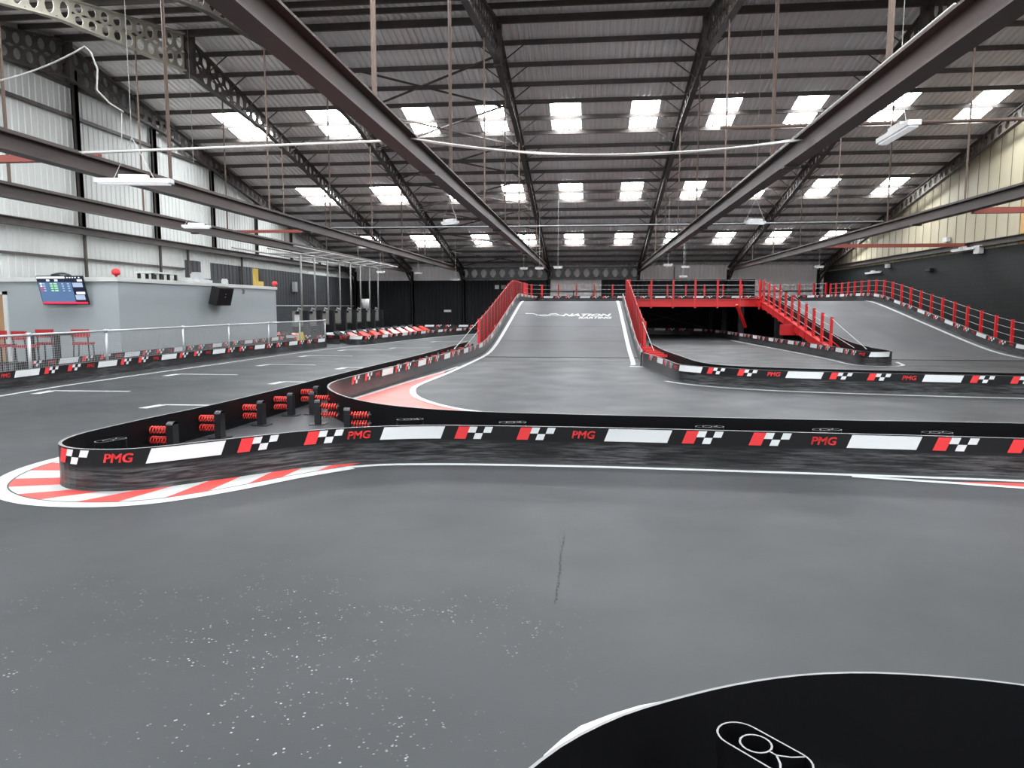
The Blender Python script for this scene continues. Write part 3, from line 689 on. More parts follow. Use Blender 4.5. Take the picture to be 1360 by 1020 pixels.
ribbon('edge_line', 'white line up the right edge of the central ramp', [(1.62, 43), (1.62, 38), (1.62, 33), (1.6, 28.5), (1.5, 25), (1.42, 23.6)], .16, zf=rz, z=.012)
ribbon('edge_line', 'white line on the right edge of the descending right track', [(14.9, 52), (15.45, 49), (15.5, 43), (15.5, 36), (15.5, 29), (15.7, 26), (16.6, 22.8)], .16, zf=rz, z=.012)
ribbon('edge_line', 'white line before the middle right barrier', [(1.95, 18.7), (2.3, 18.1), (3.1, 17.35), (4.2, 16.8), (5.4, 16.5), (7.2, 16.15), (9.2, 15.9), (13, 15.6)], .12)
ribbon('edge_line', 'white line curving round the island at the foot of the right track', [(10.5, 26), (10.1, 24.5), (9.5, 24.1), (8.8, 24.2), (8.55, 25.0), (8.6, 27), (8.5, 31), (8.22, 36), (7.95, 42)], .12)
ribbon('edge_line', 'long white line beside the left barrier and fence', [(-12.1, 10), (-12.45, 13.9), (-12.55, 16), (-12.45, 19), (-12.25, 22), (-12.05, 26), (-11.75, 30), (-11.3, 33), (-10.65, 36.2), (-10.2, 39.5), (-9.3, 44.5), (-8.2, 48), (-6.8, 50.4), (-5, 51.4)], .12)
ribbon('edge_line', 'white patch at the foot of the ramp right barrier end', [(1.3, 23.3), (1.65, 23.05), (2.0, 23.2)], .28)
# starting grid marks
for k, (p, lab) in enumerate(((((-12.0, 14.45), (-12.05, 15.05), (-10.25, 15.12)), 'nearest the left edge'), (((-11.55, 18.6), (-11.5, 19.2), (-9.75, 19.15)), 'second along the left barrier'),
        (((-8.3, 12.6), (-8.2, 13.1), (-6.4, 13.15)), 'nearest the near island, partly hidden'), (((-10.55, 22.1), (-10.45, 22.75), (-8.85, 22.65)), 'third along the left barrier'),
        (((-10.9, 26.4), (-10.85, 27.0), (-9.05, 26.94)), 'fourth along the left barrier'), (((-10.7, 30.1), (-10.65, 30.75), (-8.6, 30.85)), 'fifth, level with the fence end'),
        (((-7.75, 16.9), (-7.7, 17.5), (-5.9, 17.5)), 'beside the far side of the near island'), (((-7.6, 21.2), (-7.55, 21.8), (-5.9, 21.8)), 'beside the two converging barriers'),
        (((-9.0, 32.0), (-8.9, 32.6), (-7.2, 32.7)), 'far up the left straight'), (((-8.4, 38.0), (-8.3, 38.6), (-6.4, 38.7)), 'farthest up the left straight'))):
    mb = MB(); a, b, c = [Vector((*q, .005)) for q in p]
    mb.bar(a, b, .2, .004); mb.bar(b-Vector((.0, 0, 0)), c, .1, .004)
    tag(mb.build('grid_marking', 'line'), 'white painted start grid bracket, '+lab, 'grid marking', 'start grid brackets')
# striped kerb round the nose
def striped_kerb():
    t = wthing('striped_kerb', 'red and white striped kerb painted around the left nose', 'kerb', (-5.4, 6.5, 0))
    inn = [(-5.71, 9.4), (-5.8, 8.6), (-5.84, 8.1), (-5.83, 7.55), (-5.67, 7.12), (-5.37, 6.87), (-5.0, 6.82), (-4.6, 6.94), (-4.0, 7.49), (-3.38, 8.07), (-2.75, 8.43)]
    out = [(-6.0, 9.6), (-6.42, 8.6), (-6.48, 7.75), (-6.2, 7.02), (-5.75, 6.6), (-5.15, 6.4), (-4.4, 6.5), (-3.85, 6.98), (-3.3, 7.72), (-2.85, 8.22)]
    pi, Li = catmull(inn, .1); po, Lo = catmull(out, .1); N_ = 17; sub = 6
    for k in range(N_):
        mb = MB()
        for j in range(sub):
            a = (k+j/sub)/N_; b = (k+(j+1)/sub)/N_
            A, B = at(pi, Li, Li[-1]*a)[0], at(pi, Li, Li[-1]*b)[0]; Cc, D = at(po, Lo, Lo[-1]*b)[0], at(po, Lo, Lo[-1]*a)[0]
            mb.quad((A.x, A.y, .004), (B.x, B.y, .004), (Cc.x, Cc.y, .004), (D.x, D.y, .004))
        mb.build('red_stripe' if k % 2 == 0 else 'white_stripe', 'kerbred' if k % 2 == 0 else 'line', t)
    path = [(p[0], p[1]) for p in out]
    pp, LL = catmull(path, .1); mb = MB(); mg = MB(); pr = None; n = 80
    for i in range(n+1):
        p, d = at(pp, LL, LL[-1]*i/n); nr = Vector((-d.y, d.x, 0))*-1; w = .17
        q = [(p+nr*s_) for s_ in (-.005, .012, .012+w)]
        if pr:
            mg.quad((pr[0].x, pr[0].y, .006), (q[0].x, q[0].y, .006), (q[1].x, q[1].y, .006), (pr[1].x, pr[1].y, .006))
            mb.quad((pr[1].x, pr[1].y, .005), (q[1].x, q[1].y, .005), (q[2].x, q[2].y, .005), (pr[2].x, pr[2].y, .005))
        pr = q
    mb.build('outer_line', 'line', t); mg.build('groove', 'plastic', t)
striped_kerb()
def area(name, label, pts, m_, z=.003, cat='kerb'):
    mb = MB(); mb.poly([(x, y, z) for x, y in pts]); o = mb.build(name, m_); 
    bm = bmesh.new(); bm.from_mesh(o.data); bmesh.ops.triangulate(bm, faces=bm.faces); bm.to_mesh(o.data); bm.free()
    return tag(o, label, cat)
area('red_kerb', 'worn red painted kerb wedge between the glossy barrier and the ramp lane', [(-4.78, 14.6), (-4.66, 16.3), (-4.45, 18.6), (-4.2, 20.6), (-4.12, 20.4), (-4.1, 18), (-4.1, 16.6), (-3.9, 15.7), (-3.5, 14.6), (-2.9, 13.65), (-2.1, 12.9), (-.9, 12.3), (-.1, 12.0), (-.3, 10.0), (-1.47, 10.1), (-2.4, 10.35), (-3.1, 10.75), (-3.75, 11.45), (-4.35, 12.35), (-4.66, 13.1), (-4.8, 13.8)], 'kerbpink')
ribbon('edge_line', 'white line between the glossy barrier and the worn red kerb', [(-4.84, 14.2), (-4.76, 15.2), (-4.62, 17), (-4.43, 19), (-4.25, 20.6), (-4.12, 22.5)], .1, z=.006)
area('red_kerb', 'thin red kerb wedge at the foot of the near barrier, right edge', [(3.95, 8.16), (4.5, 8.18), (6.8, 8.06), (6.8, 7.55), (5.4, 7.85), (4.7, 8.0)], 'kerbred', .005)
ribbon('edge_line', 'outer white line of the red wedge at the right edge', [(2.95, 8.32), (3.4, 8.22), (4.0, 8.09), (4.7, 7.93), (5.4, 7.78), (6.9, 7.4)], .1, z=.006)
kf = [(-.75, 1.75), (-0.24, 2.55), (-0.23, 2.7), (-0.17, 2.89), (-0.1, 3.01), (-0.02, 3.12), (0.12, 3.23), (0.26, 3.32), (0.44, 3.4), (.75, 3.33), (1.1, 3.1)]
area('white_kerb', 'white painted kerb crescent outside the foreground barrier', kf+[(1.1, 2.86), (.66, 2.76), (.36, 2.61), (.08, 2.42), (-.17, 2.13), (-.45, 1.6)], 'line')

# ---------------------------------------------------------------- raised track
def deckmesh(x0, x1, ya, yb, zf, thick=.16, step=.5, mi=(0, 1)):
    mb = MB(); n = max(1, int((yb-ya)/step)); pr = None
    for i in range(n+1):
        y = ya+(yb-ya)*i/n; z = zf(0, y); cur = (y, z)
        if pr:
            (y0, z0), (y1, z1) = pr, cur
            mb.quad((x0, y0, z0), (x1, y0, z0), (x1, y1, z1), (x0, y1, z1), mi[0])
            mb.quad((x0, y0, z0-thick), (x0, y1, z1-thick), (x1, y1, z1-thick), (x1, y0, z0-thick), mi[1])
            mb.quad((x0, y0, z0-thick), (x0, y0, z0), (x0, y1, z1), (x0, y1, z1-thick), mi[1]); mb.quad((x1, y0, z0), (x1, y0, z0-thick), (x1, y1, z1-thick), (x1, y1, z1), mi[1])
        pr = cur
    mb.quad((x0, ya, zf(0, ya)-thick), (x1, ya, zf(0, ya)-thick), (x1, ya, zf(0, ya)), (x0, ya, zf(0, ya)), mi[1])
    return mb
zr2 = lambda x, y: rampz(y)+.002
t = wthing('track_ramp', 'broad grey central ramp rising to the raised deck', 'ramp', (-1.1, 28, 0))
deckmesh(-4.13, 1.88, 27.0, 43.0, zr2).build('ramp_surface', ['ramp', 'black'], t)
for x in (-4.0, -1.1, 1.7):
    mb = MB(); mb.box(x-.06, 41.8, 0, x+.06, 41.92, 2.0); mb.box(x-.06, 38.0, 0, x+.06, 38.12, rampz(38)-.16); mb.build('support_column', 'black', t)
for y in (31.4, 34.6, 37.8):
    mb = MB(); mb.bar((-4.0, y, rampz(y)+.006), (1.75, y, rampz(y)+.006), .015, .002, 0, (0, -.16, 1)); mb.build('joint_line', 'plastic_in', t)
# logo painted on the ramp
def ramp_logo():
    parts = []
    yb = 37.3
    def P(x, v): y = yb+v*.85; return (x, y, rampz(y)+.012)
    def add(geo, x0, v0, sx, sy):
        mb = MB()
        for x, y in geo[0]: mb.v.append(P(x0+x*sx, v0+y*sy))
        for f in geo[1]: mb.f.append(f); mb.m.append(0)
        return mb
    mb = MB()
    def sw(pts, w):
        for (xa, va), (xb, vb) in zip(pts, pts[1:]): mb.quad(P(xa, va-w), P(xb, vb-w), P(xb, vb+w), P(xa, va+w))
    sw([(-3.35, .9), (-2.95, .85), (-2.7, .45), (-2.45, .1)], .1); sw([(-2.5, .15), (-2.2, .1), (-2.05, .7), (-1.75, .85)], .11)
    sw([(-1.75, .85), (-1.55, .35), (-1.25, .2)], .11); sw([(-2.75, .35), (-2.3, .5), (-2.0, .2)], .08); sw([(-2.2, .1), (-1.95, .45), (-1.6, .35)], .07)
    for geo, x0, v0, sx, sy in ((text_geo('NATION', 1, .02, .3), -.2, .05, .62, 1.05), (text_geo('KARTING', 1, .02, .3), .25, -.75, .38, .8)):
        g = add(geo, x0, v0, sx, sy); n = len(mb.v); mb.v += g.v; mb.f += [tuple(i+n for i in f) for f in g.f]; mb.m += g.m
    mb.build('painted_logo', 'line', t)
ramp_logo()

t = wthing('bridge_deck', 'raised grey deck carried on a red girder bridge', 'bridge', (5, 49, 0))
mb = deckmesh(-4.13, 16.0, 43.0, 55.2, lambda x, y: 2.252); mb.build('deck_surface', ['ramp', 'black'], t)
mb = MB(); mb.bar((1.95, 43.0, 2.1), (8.4, 43.0, 2.1), .12, .42)
for z in (1.9, 2.3): mb.bar((1.95, 42.96, z), (8.4, 42.96, z), .2, .04)
mb.build('front_girder', 'redsteel', t)
mb = MB(); cr = []
for i in range(9):
    a = math.pi/2*i/8; cr.append((8.4+1.15*math.sin(a), 41.85+1.15*math.cos(a)))
for (xa, ya_), (xb, yb_) in zip(cr, cr[1:]):
    mb.bar((xa, ya_, 2.1), (xb, yb_, 2.1), .12, .42)
    mb.bar((xa, ya_, 2.35), (xb, yb_, 2.35), .3, .04)
mb.build('curved_girder', 'redsteel', t)
for k in range(3):
    for x in ((2.4, 8.8, 15.6)):
        y = 43.6+k*5.4; mb = MB(); mb.box(x-.15, y-.15, 0, x+.15, y+.15, 2.08); mb.build('support_column', 'black', t)
mb = MB(); mb.bar((8.35, 42.6, 2.0), (9.0, 43.2, .7), .14, .14); mb.build('diagonal_brace', 'redsteel', t)
for a, b in (((2.4, 54.2, .3), (8.6, 54.2, 1.9)), ((2.4, 54.2, 1.9), (8.6, 54.2, .3))):
    mb = MB(); mb.bar(a, b, .06, .06); mb.build('cross_brace', 'steel', t)
mb = MB(); mb.box(-4.1, 55.0, 0, 16, 55.1, 2.1); mb.build('rear_panel', 'black_clad', t)

t = wthing('track_ramp', 'grey descending track ramp at the right of the hall', 'ramp', (13, 28, 0))
deckmesh(10.0, 16.0, 27.0, 43.0, zr2).build('ramp_surface', ['ramp', 'black'], t)
mb = MB(); ys = [30.2+1.2*i for i in range(11)]
for a, b in zip(ys, ys[1:]):
    mb.bar((9.62, a, rampz(a)-.16), (9.62, b, rampz(b)-.16), .1, .34)
    mb.bar((9.62, a, rampz(a)+.03), (9.62, b, rampz(b)+.03), .22, .04)
mb.bar((9.62, 29.0, .06), (9.62, 30.2, rampz(30.2)-.1), .12, .2)
mb.build('stringer', 'redsteel', t)
for k, y in enumerate((33.6, 38.6)):
    mb = MB(); mb.box(9.5, y-.1, 0, 9.9, y+.1, rampz(y)-.3); mb.build('support_column', 'black', t)
mb = MB(); mb.box(9.0, 35.3, .55, 9.7, 35.6, 1.05); mb.build('bracket', 'redsteel', t)

# ---------------------------------------------------------------- safety rails
def rail(label, pts, zf, spacing=1.2, h=1.25, mesh=False, side=1, below=.35, wires=4, base=True, m_='redsteel', w=.1, bl=.36):
    path, L = catmull(pts, .2); n = int(round(L[-1]/spacing)); p0 = path[0]
    t = wthing('safety_rail', label, 'railing', (p0.x, p0.y, zf(p0.x, p0.y)), 'red safety rails')
    tops = []
    for i in range(n+1):
        p, d = at(path, L, L[-1]*i/n); z = zf(p.x, p.y); nr = Vector((d.y, -d.x, 0))*side
        mb = MB(); mb.bar((p.x, p.y, z-below if z > .5 else z), (p.x, p.y, z+h), w, w, 0, (d.x, d.y, 0)); po = mb.build('post', m_, t)
        if base:
            mb = MB(); a = p+nr*.05; b = p+nr*bl
            mb.bar((a.x, a.y, z+.02), (b.x, b.y, z+.02), .07, .08); mb.bar((a.x, a.y, z+.3), (b.x, b.y, z+.05), .04, .04); mb.build('bracket', m_, po)
        tops.append((p, z))
    hs = [h*.95*(k+1)/wires for k in range(wires)]
    for hh in hs:
        mb = MB(); mb.tube([(p.x, p.y, z+hh) for p, z in tops], .008 if not mesh else .02, 5); mb.build('wire_rope', 'wire' if not mesh else m_, t)
    if mesh:
        for i in range(n):
            mb = MB(); (pa, za), (pb, zb) = tops[i], tops[i+1]; a = Vector((pa.x, pa.y, za)); b = Vector((pb.x, pb.y, zb)); k = 10
            for j in range(k+1):
                q = a.lerp(b, j/k); mb.bar(q+Vector((0, 0, .12)), q+Vector((0, 0, h-.03)), .022, .022)
            for j in range(9):
                zz = Vector((0, 0, .12+(h-.15)*j/8)); mb.bar(a+zz, b+zz, .018, .018)
            mb.build('mesh_panel', mesh_m, t)
    return t
mesh_m = mat('dark_red_mesh', (.17, .035, .035), .5)
M['mesh_m'] = mesh_m
rail('red mesh railing up the left side of the central ramp', [(-4.5, 29.4), (-4.5, 36), (-4.5, 43), (-4.5, 48.5)], rz, 1.15, 1.25, True, 1, wires=1, bl=.3)
rail('red mesh railing up the right side of the central ramp', [(2.17, 43.8), (2.17, 36), (2.15, 28.6)], rz, 1.15, 1.25, True, 1, wires=1, bl=.24)
rail('row of red posts behind the raised deck before the rear wall', [(-4.5, 50.0), (-4.45, 53.5), (-3.6, 55.2), (-2.2, 55.5), (6, 55.5), (13.6, 55.5), (15.4, 54.8), (16.3, 52.6)], rz, 1.36, 1.3, False, -1, .05)
rail('red posts with wire ropes down the right side of the right track', [(16.25, 51.5), (16.25, 44), (16.25, 36), (16.25, 29.2), (16.35, 27.6)], rz, 1.13, 1.2, False, 1, .05, bl=.36)
rail('red posts with wire ropes along the front edge of the bridge', [(2.3, 42.9), (5.4, 42.9), (8.3, 42.9), (9.05, 42.65), (9.5, 42.1)], rz, 1.24, 1.25, False, -1, .4)
rail('red posts with wire ropes down the stair side of the right track', [(9.6, 41.6), (9.6, 36), (9.6, 30.1)], rz, 1.16, 1.25, False, -1, .4)
def stay(a, b, lab):
    mb = MB(); mb.tube([a, b], .012, 5); return tag(mb.build('stay_wire', 'wire'), lab, 'stay wire')
stay((9.6, 30.1, rampz(30.1)+1.2), (9.35, 25.6, .46), 'upper stay wire from the last post to the island nose')
stay((9.6, 30.1, rampz(30.1)+.6), (9.5, 27.2, .42), 'lower stay wire from the last post to the island')
stay((-4.5, 29.4, rampz(29.4)+1.2), (-4.75, 25.2, .4), 'stay wire from the first left ramp post to the barrier')
stay((-4.5, 29.4, rampz(29.4)+.8), (-4.6, 26.6, .4), 'inner stay wire from the first left ramp post')
stay((2.06, 28.6, 1.3), (2.3, 26.0, .3), 'stay wire at the foot of the right ramp railing')
stay((16.35, 27.6, 1.25), (17.2, 22.5, .3), 'upper stay wire from the rightmost red post')
stay((16.35, 27.6, .9), (17.0, 23.5, .3), 'lower stay wire from the rightmost red post')
# red cross brackets between the two barriers beside the ramp foot
for k in range(7):
    y = 29.4-k*.0+k*1.2-8.5+0
    if y > 29: break
for k in range(6):
    y = 23.6+k*1.0; mb = MB(); mb.box(2.0, y-.03, .28, 2.5, y+.03, .36); mb.box(2.22, y-.05, 0, 2.3, y+.05, .36)
    tag(mb.build('red_bracket', 'redsteel'), 'red steel bracket between the barriers at the ramp foot, %s from the viewer' % ordn[k], 'bracket', 'ramp foot brackets')

# ---------------------------------------------------------------- grey office on the left
OX0, OX1, OY0, OY1, OH = XL+.4, -15.8, 23.0, 35.4, 2.88
t = wthing('office_block', 'flat roofed pale grey office block along the left side', 'office', (-18.4, 29, 0))
mb = MB(); mb.box(OX0, OY0, 0, OX1, OY1, OH-.12); mb.build('wall', 'office', t)
mb = MB(); mb.box(OX0-.02, OY0-.06, OH-.14, OX1+.06, OY1+.06, OH); mb.build('coping', 'coping', t)
mb = MB(); mb.box(-20.65, OY0-.03, 0, -20.0, OY0-.005, 2.3); d = mb.build('door_leaf', 'door', t)
mb = MB(); mb.box(-20.0, OY0-.06, 0, -19.86, OY0-.005, 2.42); mb.box(-20.75, OY0-.06, 2.3, -19.86, OY0-.005, 2.42); mb.build('door_frame', 'coping', d)
# number on the office wall, reads from the track
v, f = text_geo('28', .28, .01, 0)
mb = MB()
for x, y in v: mb.v.append((OX1+.006, 31.9+x, 2.48+y))
for q in f: mb.f.append(q); mb.m.append(0)
mb.build('lettering', 'black', t)

# television
def tv():
    t = thing('television', 'wide flat screen with a timing table on the office front wall', 'television', (-17.55, 22.86, 1.98)); t.rotation_euler = (math.radians(16), 0, 0)
    W2, HH = .83, .98
    mb = MB(); mb.box(-W2, -.07, 0, W2, -.01, HH); mb.build('casing', 'black', t)
    mb = MB(); y = -.074
    def r(u0, u1, v0, v1, mi): 
        yy = y-.0008*(mi+1); mb.quad((-W2+.02+u0*(2*W2-.04), yy, .03+v0*(HH-.05)), (-W2+.02+u1*(2*W2-.04), yy, .03+v0*(HH-.05)), (-W2+.02+u1*(2*W2-.04), yy, .03+v1*(HH-.05)), (-W2+.02+u0*(2*W2-.04), yy, .03+v1*(HH-.05)), mi)
    r(0, 1, .0, 1, 0); r(0, 1, .8, .93, 1); r(0, .62, .94, 1, 2); r(.62, 1, .93, 1, 1); r(0, 1, 0, .07, 4); r(.74, 1, .07, .8, 1); r(.76, .98, .62, .78, 5); r(.8, .99, .36, .44, 2); r(.76, .97, .15, .33, 5)
    random.seed(3)
    for row in range(4):
        v0 = .72-row*.085
        r(.04, .08, v0, v0+.05, 4 if row > 1 else 2); r(.1, .15, v0, v0+.045, 5)
        r(.26, .32, v0, v0+.055, 3); r(.34, .42, v0, v0+.055, 3); r(.52, .56, v0, v0+.045, 5); r(.64, .69, v0, v0+.045, 5)
    for u in (.2, .38): r(u, u+.07, .84, .9, 2)
    for u in (.66, .72, .78, .84, .92): r(u, u+.03, .95, .985, 2)
    r(.88, .99, .83, .9, 2)
    mb.build('screen', ['scr_blue', 'scr_dark', 'scr_white', 'scr_green', 'scr_red', 'scr_grey'], t)
    mb = MB(); mb.box(-.2, -.01, .1, .2, .17, .5); mb.build('wall_bracket', 'black', t)
tv()
# loudspeaker
t = thing('loudspeaker', 'black loudspeaker tilted on the long grey office wall', 'loudspeaker', (OX1+.07, 29.25, 2.0)); t.rotation_euler = (0, math.radians(14), 0)
mb = MB(); mb.box(.02, -.62, .02, .36, .62, .78); mb.box(0, -.5, 0, .3, .5, .03); mb.build('cabinet', 'black', t)
mb = MB(); mb.box(.36, -.56, .06, .37, .56, .74); mb.build('grille', 'plastic_in', t)
for z in (.38, .5):
    mb = MB(); mb.box(.371, -.03, z, .376, .03, z+.025); mb.build('badge', 'galv', t)
# alarm bells
def bell(x, y, z, lab):
    mb = MB(); r = .13
    prof = [(0, .0), (.03, .0), (.05, .06), (.13, .1), (.14, .16), (.12, .24), (.06, .28), (0, .29)]
    for i in range(12):
        a0, a1 = 2*math.pi*i/12, 2*math.pi*(i+1)/12
        for (r0, z0), (r1, z1) in zip(prof, prof[1:]):
            mb.quad((r0*math.cos(a0), r0*math.sin(a0), z0), (r0*math.cos(a1), r0*math.sin(a1), z0), (r1*math.cos(a1), r1*math.sin(a1), z1), (r1*math.cos(a0), r1*math.sin(a0), z1))
    o = mb.build('alarm_beacon', 'red', None, True); o.location = (x, y, z); return tag(o, lab, 'alarm')
bell(OX1-.02, OY0-.02, OH, 'red alarm beacon on the near corner of the office roof')
bell(OX1, OY1-.1, OH, 'red alarm beacon on the far corner of the office roof')
# clutter on the office roof
t = thing('roof_trestle', 'dark trestle with a pale sheet on the office roof', 'trestle', (-16.6, 26.6, OH))
mb = MB(); mb.box(-.35, -.9, .26, .35, .9, .32); mb.build('board', 'coping', t)
for x in (-.28, .28):
    for y in (-.75, -.25, .25, .75):
        mb = MB(); mb.box(x-.04, y-.05, 0, x+.04, y+.05, .26); mb.build('leg', 'black', t)
for k, (x, y, sx, sy, sz, m_, lab) in enumerate(((-16.4, 28.0, .3, .25, .18, 'coping', 'small white box on the office roof by the trestle'), (-16.3, 28.9, .4, .5, .14, 'lamp', 'flat white box lying on the office roof'),
        (-16.35, 29.0, .18, .22, .3, 'galv', 'small grey machine on the flat white box'), (-16.6, 30.3, .35, .5, .2, 'slate_clad', 'dark low bundle on the office roof'), (-16.3, 31.2, .1, .12, .25, 'coping', 'small pale canister on the office roof'))):
    mb = MB(); z0 = OH + (.14 if k == 2 else 0)
    mb.box(x-sx, y-sy, z0, x+sx, y+sy, z0+sz*.8); mb.box(x-sx*.8, y-sy*.8, z0+sz*.8, x+sx*.8, y+sy*.8, z0+sz)
    tag(mb.build('roof_box', m_), lab, 'box')
t = thing('yellow_frame', 'yellow frame of a lift or rack standing behind the office', 'frame', (-16.2, 34.2, OH))
mb = MB(); mb.box(-.05, -.35, 0, .05, .05, .85); mb.build('upright', 'yellow', t)
mb = MB(); mb.box(-.05, .05, 0, .05, .6, .25); mb.build('foot', 'yellow', t)
mb = MB(); mb.box(-.03, .05, .28, .03, .4, .85); mb.build('panel', 'black', t)
t = thing('dome_lamp', 'flat dark dome lamp above the television on the office roof', 'lamp', (-17.9, 23.1, OH))
mb = MB()
for i in range(12):
    a0, a1 = 2*math.pi*i/12, 2*math.pi*(i+1)/12
    for (r0, z0), (r1, z1) in (((.32, .06), (.3, .1)), ((.3, .1), (.12, .16)), ((.12, .16), (0, .17))):
        mb.quad((r0*math.cos(a0), r0*math.sin(a0), z0), (r0*math.cos(a1), r0*math.sin(a1), z0), (r1*math.cos(a1), r1*math.sin(a1), z1), (r1*math.cos(a0), r1*math.sin(a0), z1))
mb.build('shade', 'black', t); mb = MB(); mb.box(-.05, -.05, 0, .05, .05, .1); mb.build('stem', 'black', t)

# ---------------------------------------------------------------- mesh fence
fx = [(-13.75, 10.0), (-13.8, 13.2), (-13.85, 16.6), (-13.85, 19.5), (-13.8, 23.4), (-13.72, 26.4), (-13.6, 29.6), (-13.45, 32.6), (-13.35, 35.6)]
t = wthing('mesh_fence', 'galvanised mesh fence panels with tube posts along the left barrier', 'fence', (-13.8, 20, 0))
FZ = 1.2
for k, (x, y) in enumerate(fx):
    mb = MB(); r = .045 if k < 4 else .035; mb.tube([(x, y, 0), (x, y, FZ+.02)], r, 8); mb.tube([(x, y, 0), (x, y, .012)], .1, 8); mb.build('post', 'galv', t, True)
    mb = MB(); mb.tube([(x, y, FZ-.04), (x, y, FZ+.05)], r+.015, 8); mb.build('clamp', 'galv', t, True)
for (xa, ya), (xb, yb) in zip(fx, fx[1:]):
    mb = MB(); mb.tube([(xa, ya, FZ), (xb, yb, FZ)], .028, 8); mb.build('top_rail', 'galv', t, True)
    mb = MB(); n = int((yb-ya)/.06)
    for j in range(n+1):
        f_ = j/n; x = xa+(xb-xa)*f_; y = ya+(yb-ya)*f_; mb.bar((x, y, .05), (x, y, FZ-.02), .005, .005)
    for j in range(20): z = .06+j*.06; mb.bar((xa, ya, z), (xb, yb, z), .005, .005)
    mb.build('mesh_panel', 'wire', t)

# ---------------------------------------------------------------- stools and tall tables by the office
def make_stool():
    t = thing('bar_chair', 'x', 'chair', (0, 0, 0), 'red bar chairs behind the fence')
    mb = MB(); mb.box(-.24, -.2, .76, .24, .22, .83); mb.build('seat', 'seatred', t)
    mb = MB(); mb.box(-.25, .18, .98, .25, .23, 1.22); mb.box(-.22, .17, 1.0, .22, .18, 1.2); mb.build('backrest', 'seatred', t)
    for sx in (-.2, .2):
        mb = MB(); mb.bar((sx, .2, .8), (sx, .22, 1.05), .03, .03); mb.build('back_frame', 'black', t)
        for sy in (-.17, .19):
            mb = MB(); mb.bar((sx*1.15, sy*1.15, 0), (sx, sy, .77), .03, .03); mb.build('leg', 'black', t)
    mb = MB()
    for a, b in (((-.22, -.19), (.22, -.19)), ((-.22, .21), (.22, .21)), ((-.22, -.19), (-.22, .21)), ((.22, -.19), (.22, .21))): mb.bar((*a, .28), (*b, .28), .02, .02)
    mb.build('footrest', 'black', t)
    return t
st = make_stool()
spots = [(-16.55, 18.9, math.pi+.1, 'red bar chair at the far left edge behind the fence'), (-15.6, 18.6, math.pi-.15, 'red bar chair in front, just right of the first fence post'),
         (-16.2, 20.2, math.pi+.2, 'red bar chair behind the middle tall table'), (-15.15, 20.3, math.pi+.3, 'rightmost red bar chair, darker and side on')]
for k, (x, y, r, l) in enumerate(spots):
    o = st if k == 0 else copy_tree(st)
    o.location = (x, y, 0); o.rotation_euler = (0, 0, r); o['label'] = l
for k, (x, y) in enumerate(((-16.1, 19.4), (-15.45, 19.6))):
    t = thing('tall_table', ['black tall table at the left between two red chairs', 'black tall table right of the first fence post'][k], 'table', (x, y, 0), 'black tall tables')
    mb = MB(); mb.box(-.32, -.32, 1.06, .32, .32, 1.12); mb.build('tabletop', 'black', t)
    mb = MB(); mb.bar((0, 0, .02), (0, 0, 1.06), .12, .12); mb.build('leg', 'black', t)
    mb = MB(); mb.box(-.26, -.26, 0, .26, .26, .025); mb.build('foot_plate', 'black', t)

# ---------------------------------------------------------------- kart pits: hanging control boxes, gantry, karts
t = wthing('pipe_gantry', 'pale tube gantry under the roof carrying the pit poles', 'gantry', (-15.5, 46, 4.8))
for x, z in ((-15.5, 4.7), (-14.2, 4.8), (-17.3, 4.75)):
    mb = MB(); mb.tube([(x, 34, z), (x, 53, z)], .045, 6); mb.build('long_tube', 'pale_tube', t)
CY = [38.0, 39.95, 42.0, 44.1, 46.15, 48.2, 50.25, 52.3]
for k, y in enumerate(CY):
    mb = MB(); mb.tube([(-17.3, y, 4.75), (-15.5, y, 4.7), (-14.2, y, 4.8)], .04, 6); mb.build('cross_tube', 'pale_tube', t)
for k in range(4):
    mb = MB(); mb.tube([(-17.3, CY[2*k], 4.75), (-15.5, CY[2*k]+1.9, 4.7)], .03, 6); mb.build('diagonal_tube', 'pale_tube', t)
def make_station():
    t = thing('control_station', 'x', 'control box', (0, 0, 0), 'pit control boxes on poles')
    mb = MB(); mb.tube([(0, 0, 1.65), (0, 0, 4.66)], .05, 8); mb.build('pole', 'pale_tube', t, True)
    mb = MB(); mb.box(-.55, -.04, .86, 0.02, .04, 1.66); mb.build('panel', 'panelgrey', t)
    mb = MB(); mb.box(.03, -.02, .05, .3, .25, 1.68); mb.build('cabinet', 'black', t)
    mb = MB(); mb.box(-.6, .05, .05, .25, .5, .8); mb.build('lower_cabinet', 'black', t)
    mb = MB(); mb.tube([(-.02, 0, 1.72), (-.2, -.08, 1.8), (-.22, -.08, 1.66)], .06, 6); mb.build('lamp_head', 'pale_tube', t)
    mb = MB(); mb.box(-.36, -.09, 1.5, -.16, -.04, 1.62); mb.build('socket', 'black', t)
    return t
cs = make_station()
for k, y in enumerate(CY):
    o = cs if k == 0 else copy_tree(cs)
    o.location = (-15.5, y, 0); o['label'] = 'grey control box on a tall pole in the kart pits, %s from the left' % ordn[k]
    if k == 0:
        mb = MB(); mb.box(-.43, -.05, 1.05, -.15, -.042, 1.45)
        n0 = mb.build('notice', 'white', None); n0.parent = None; n0.location = (-15.5, y, 0); tag(n0, 'pinkish white notice on the leftmost control box', 'notice')
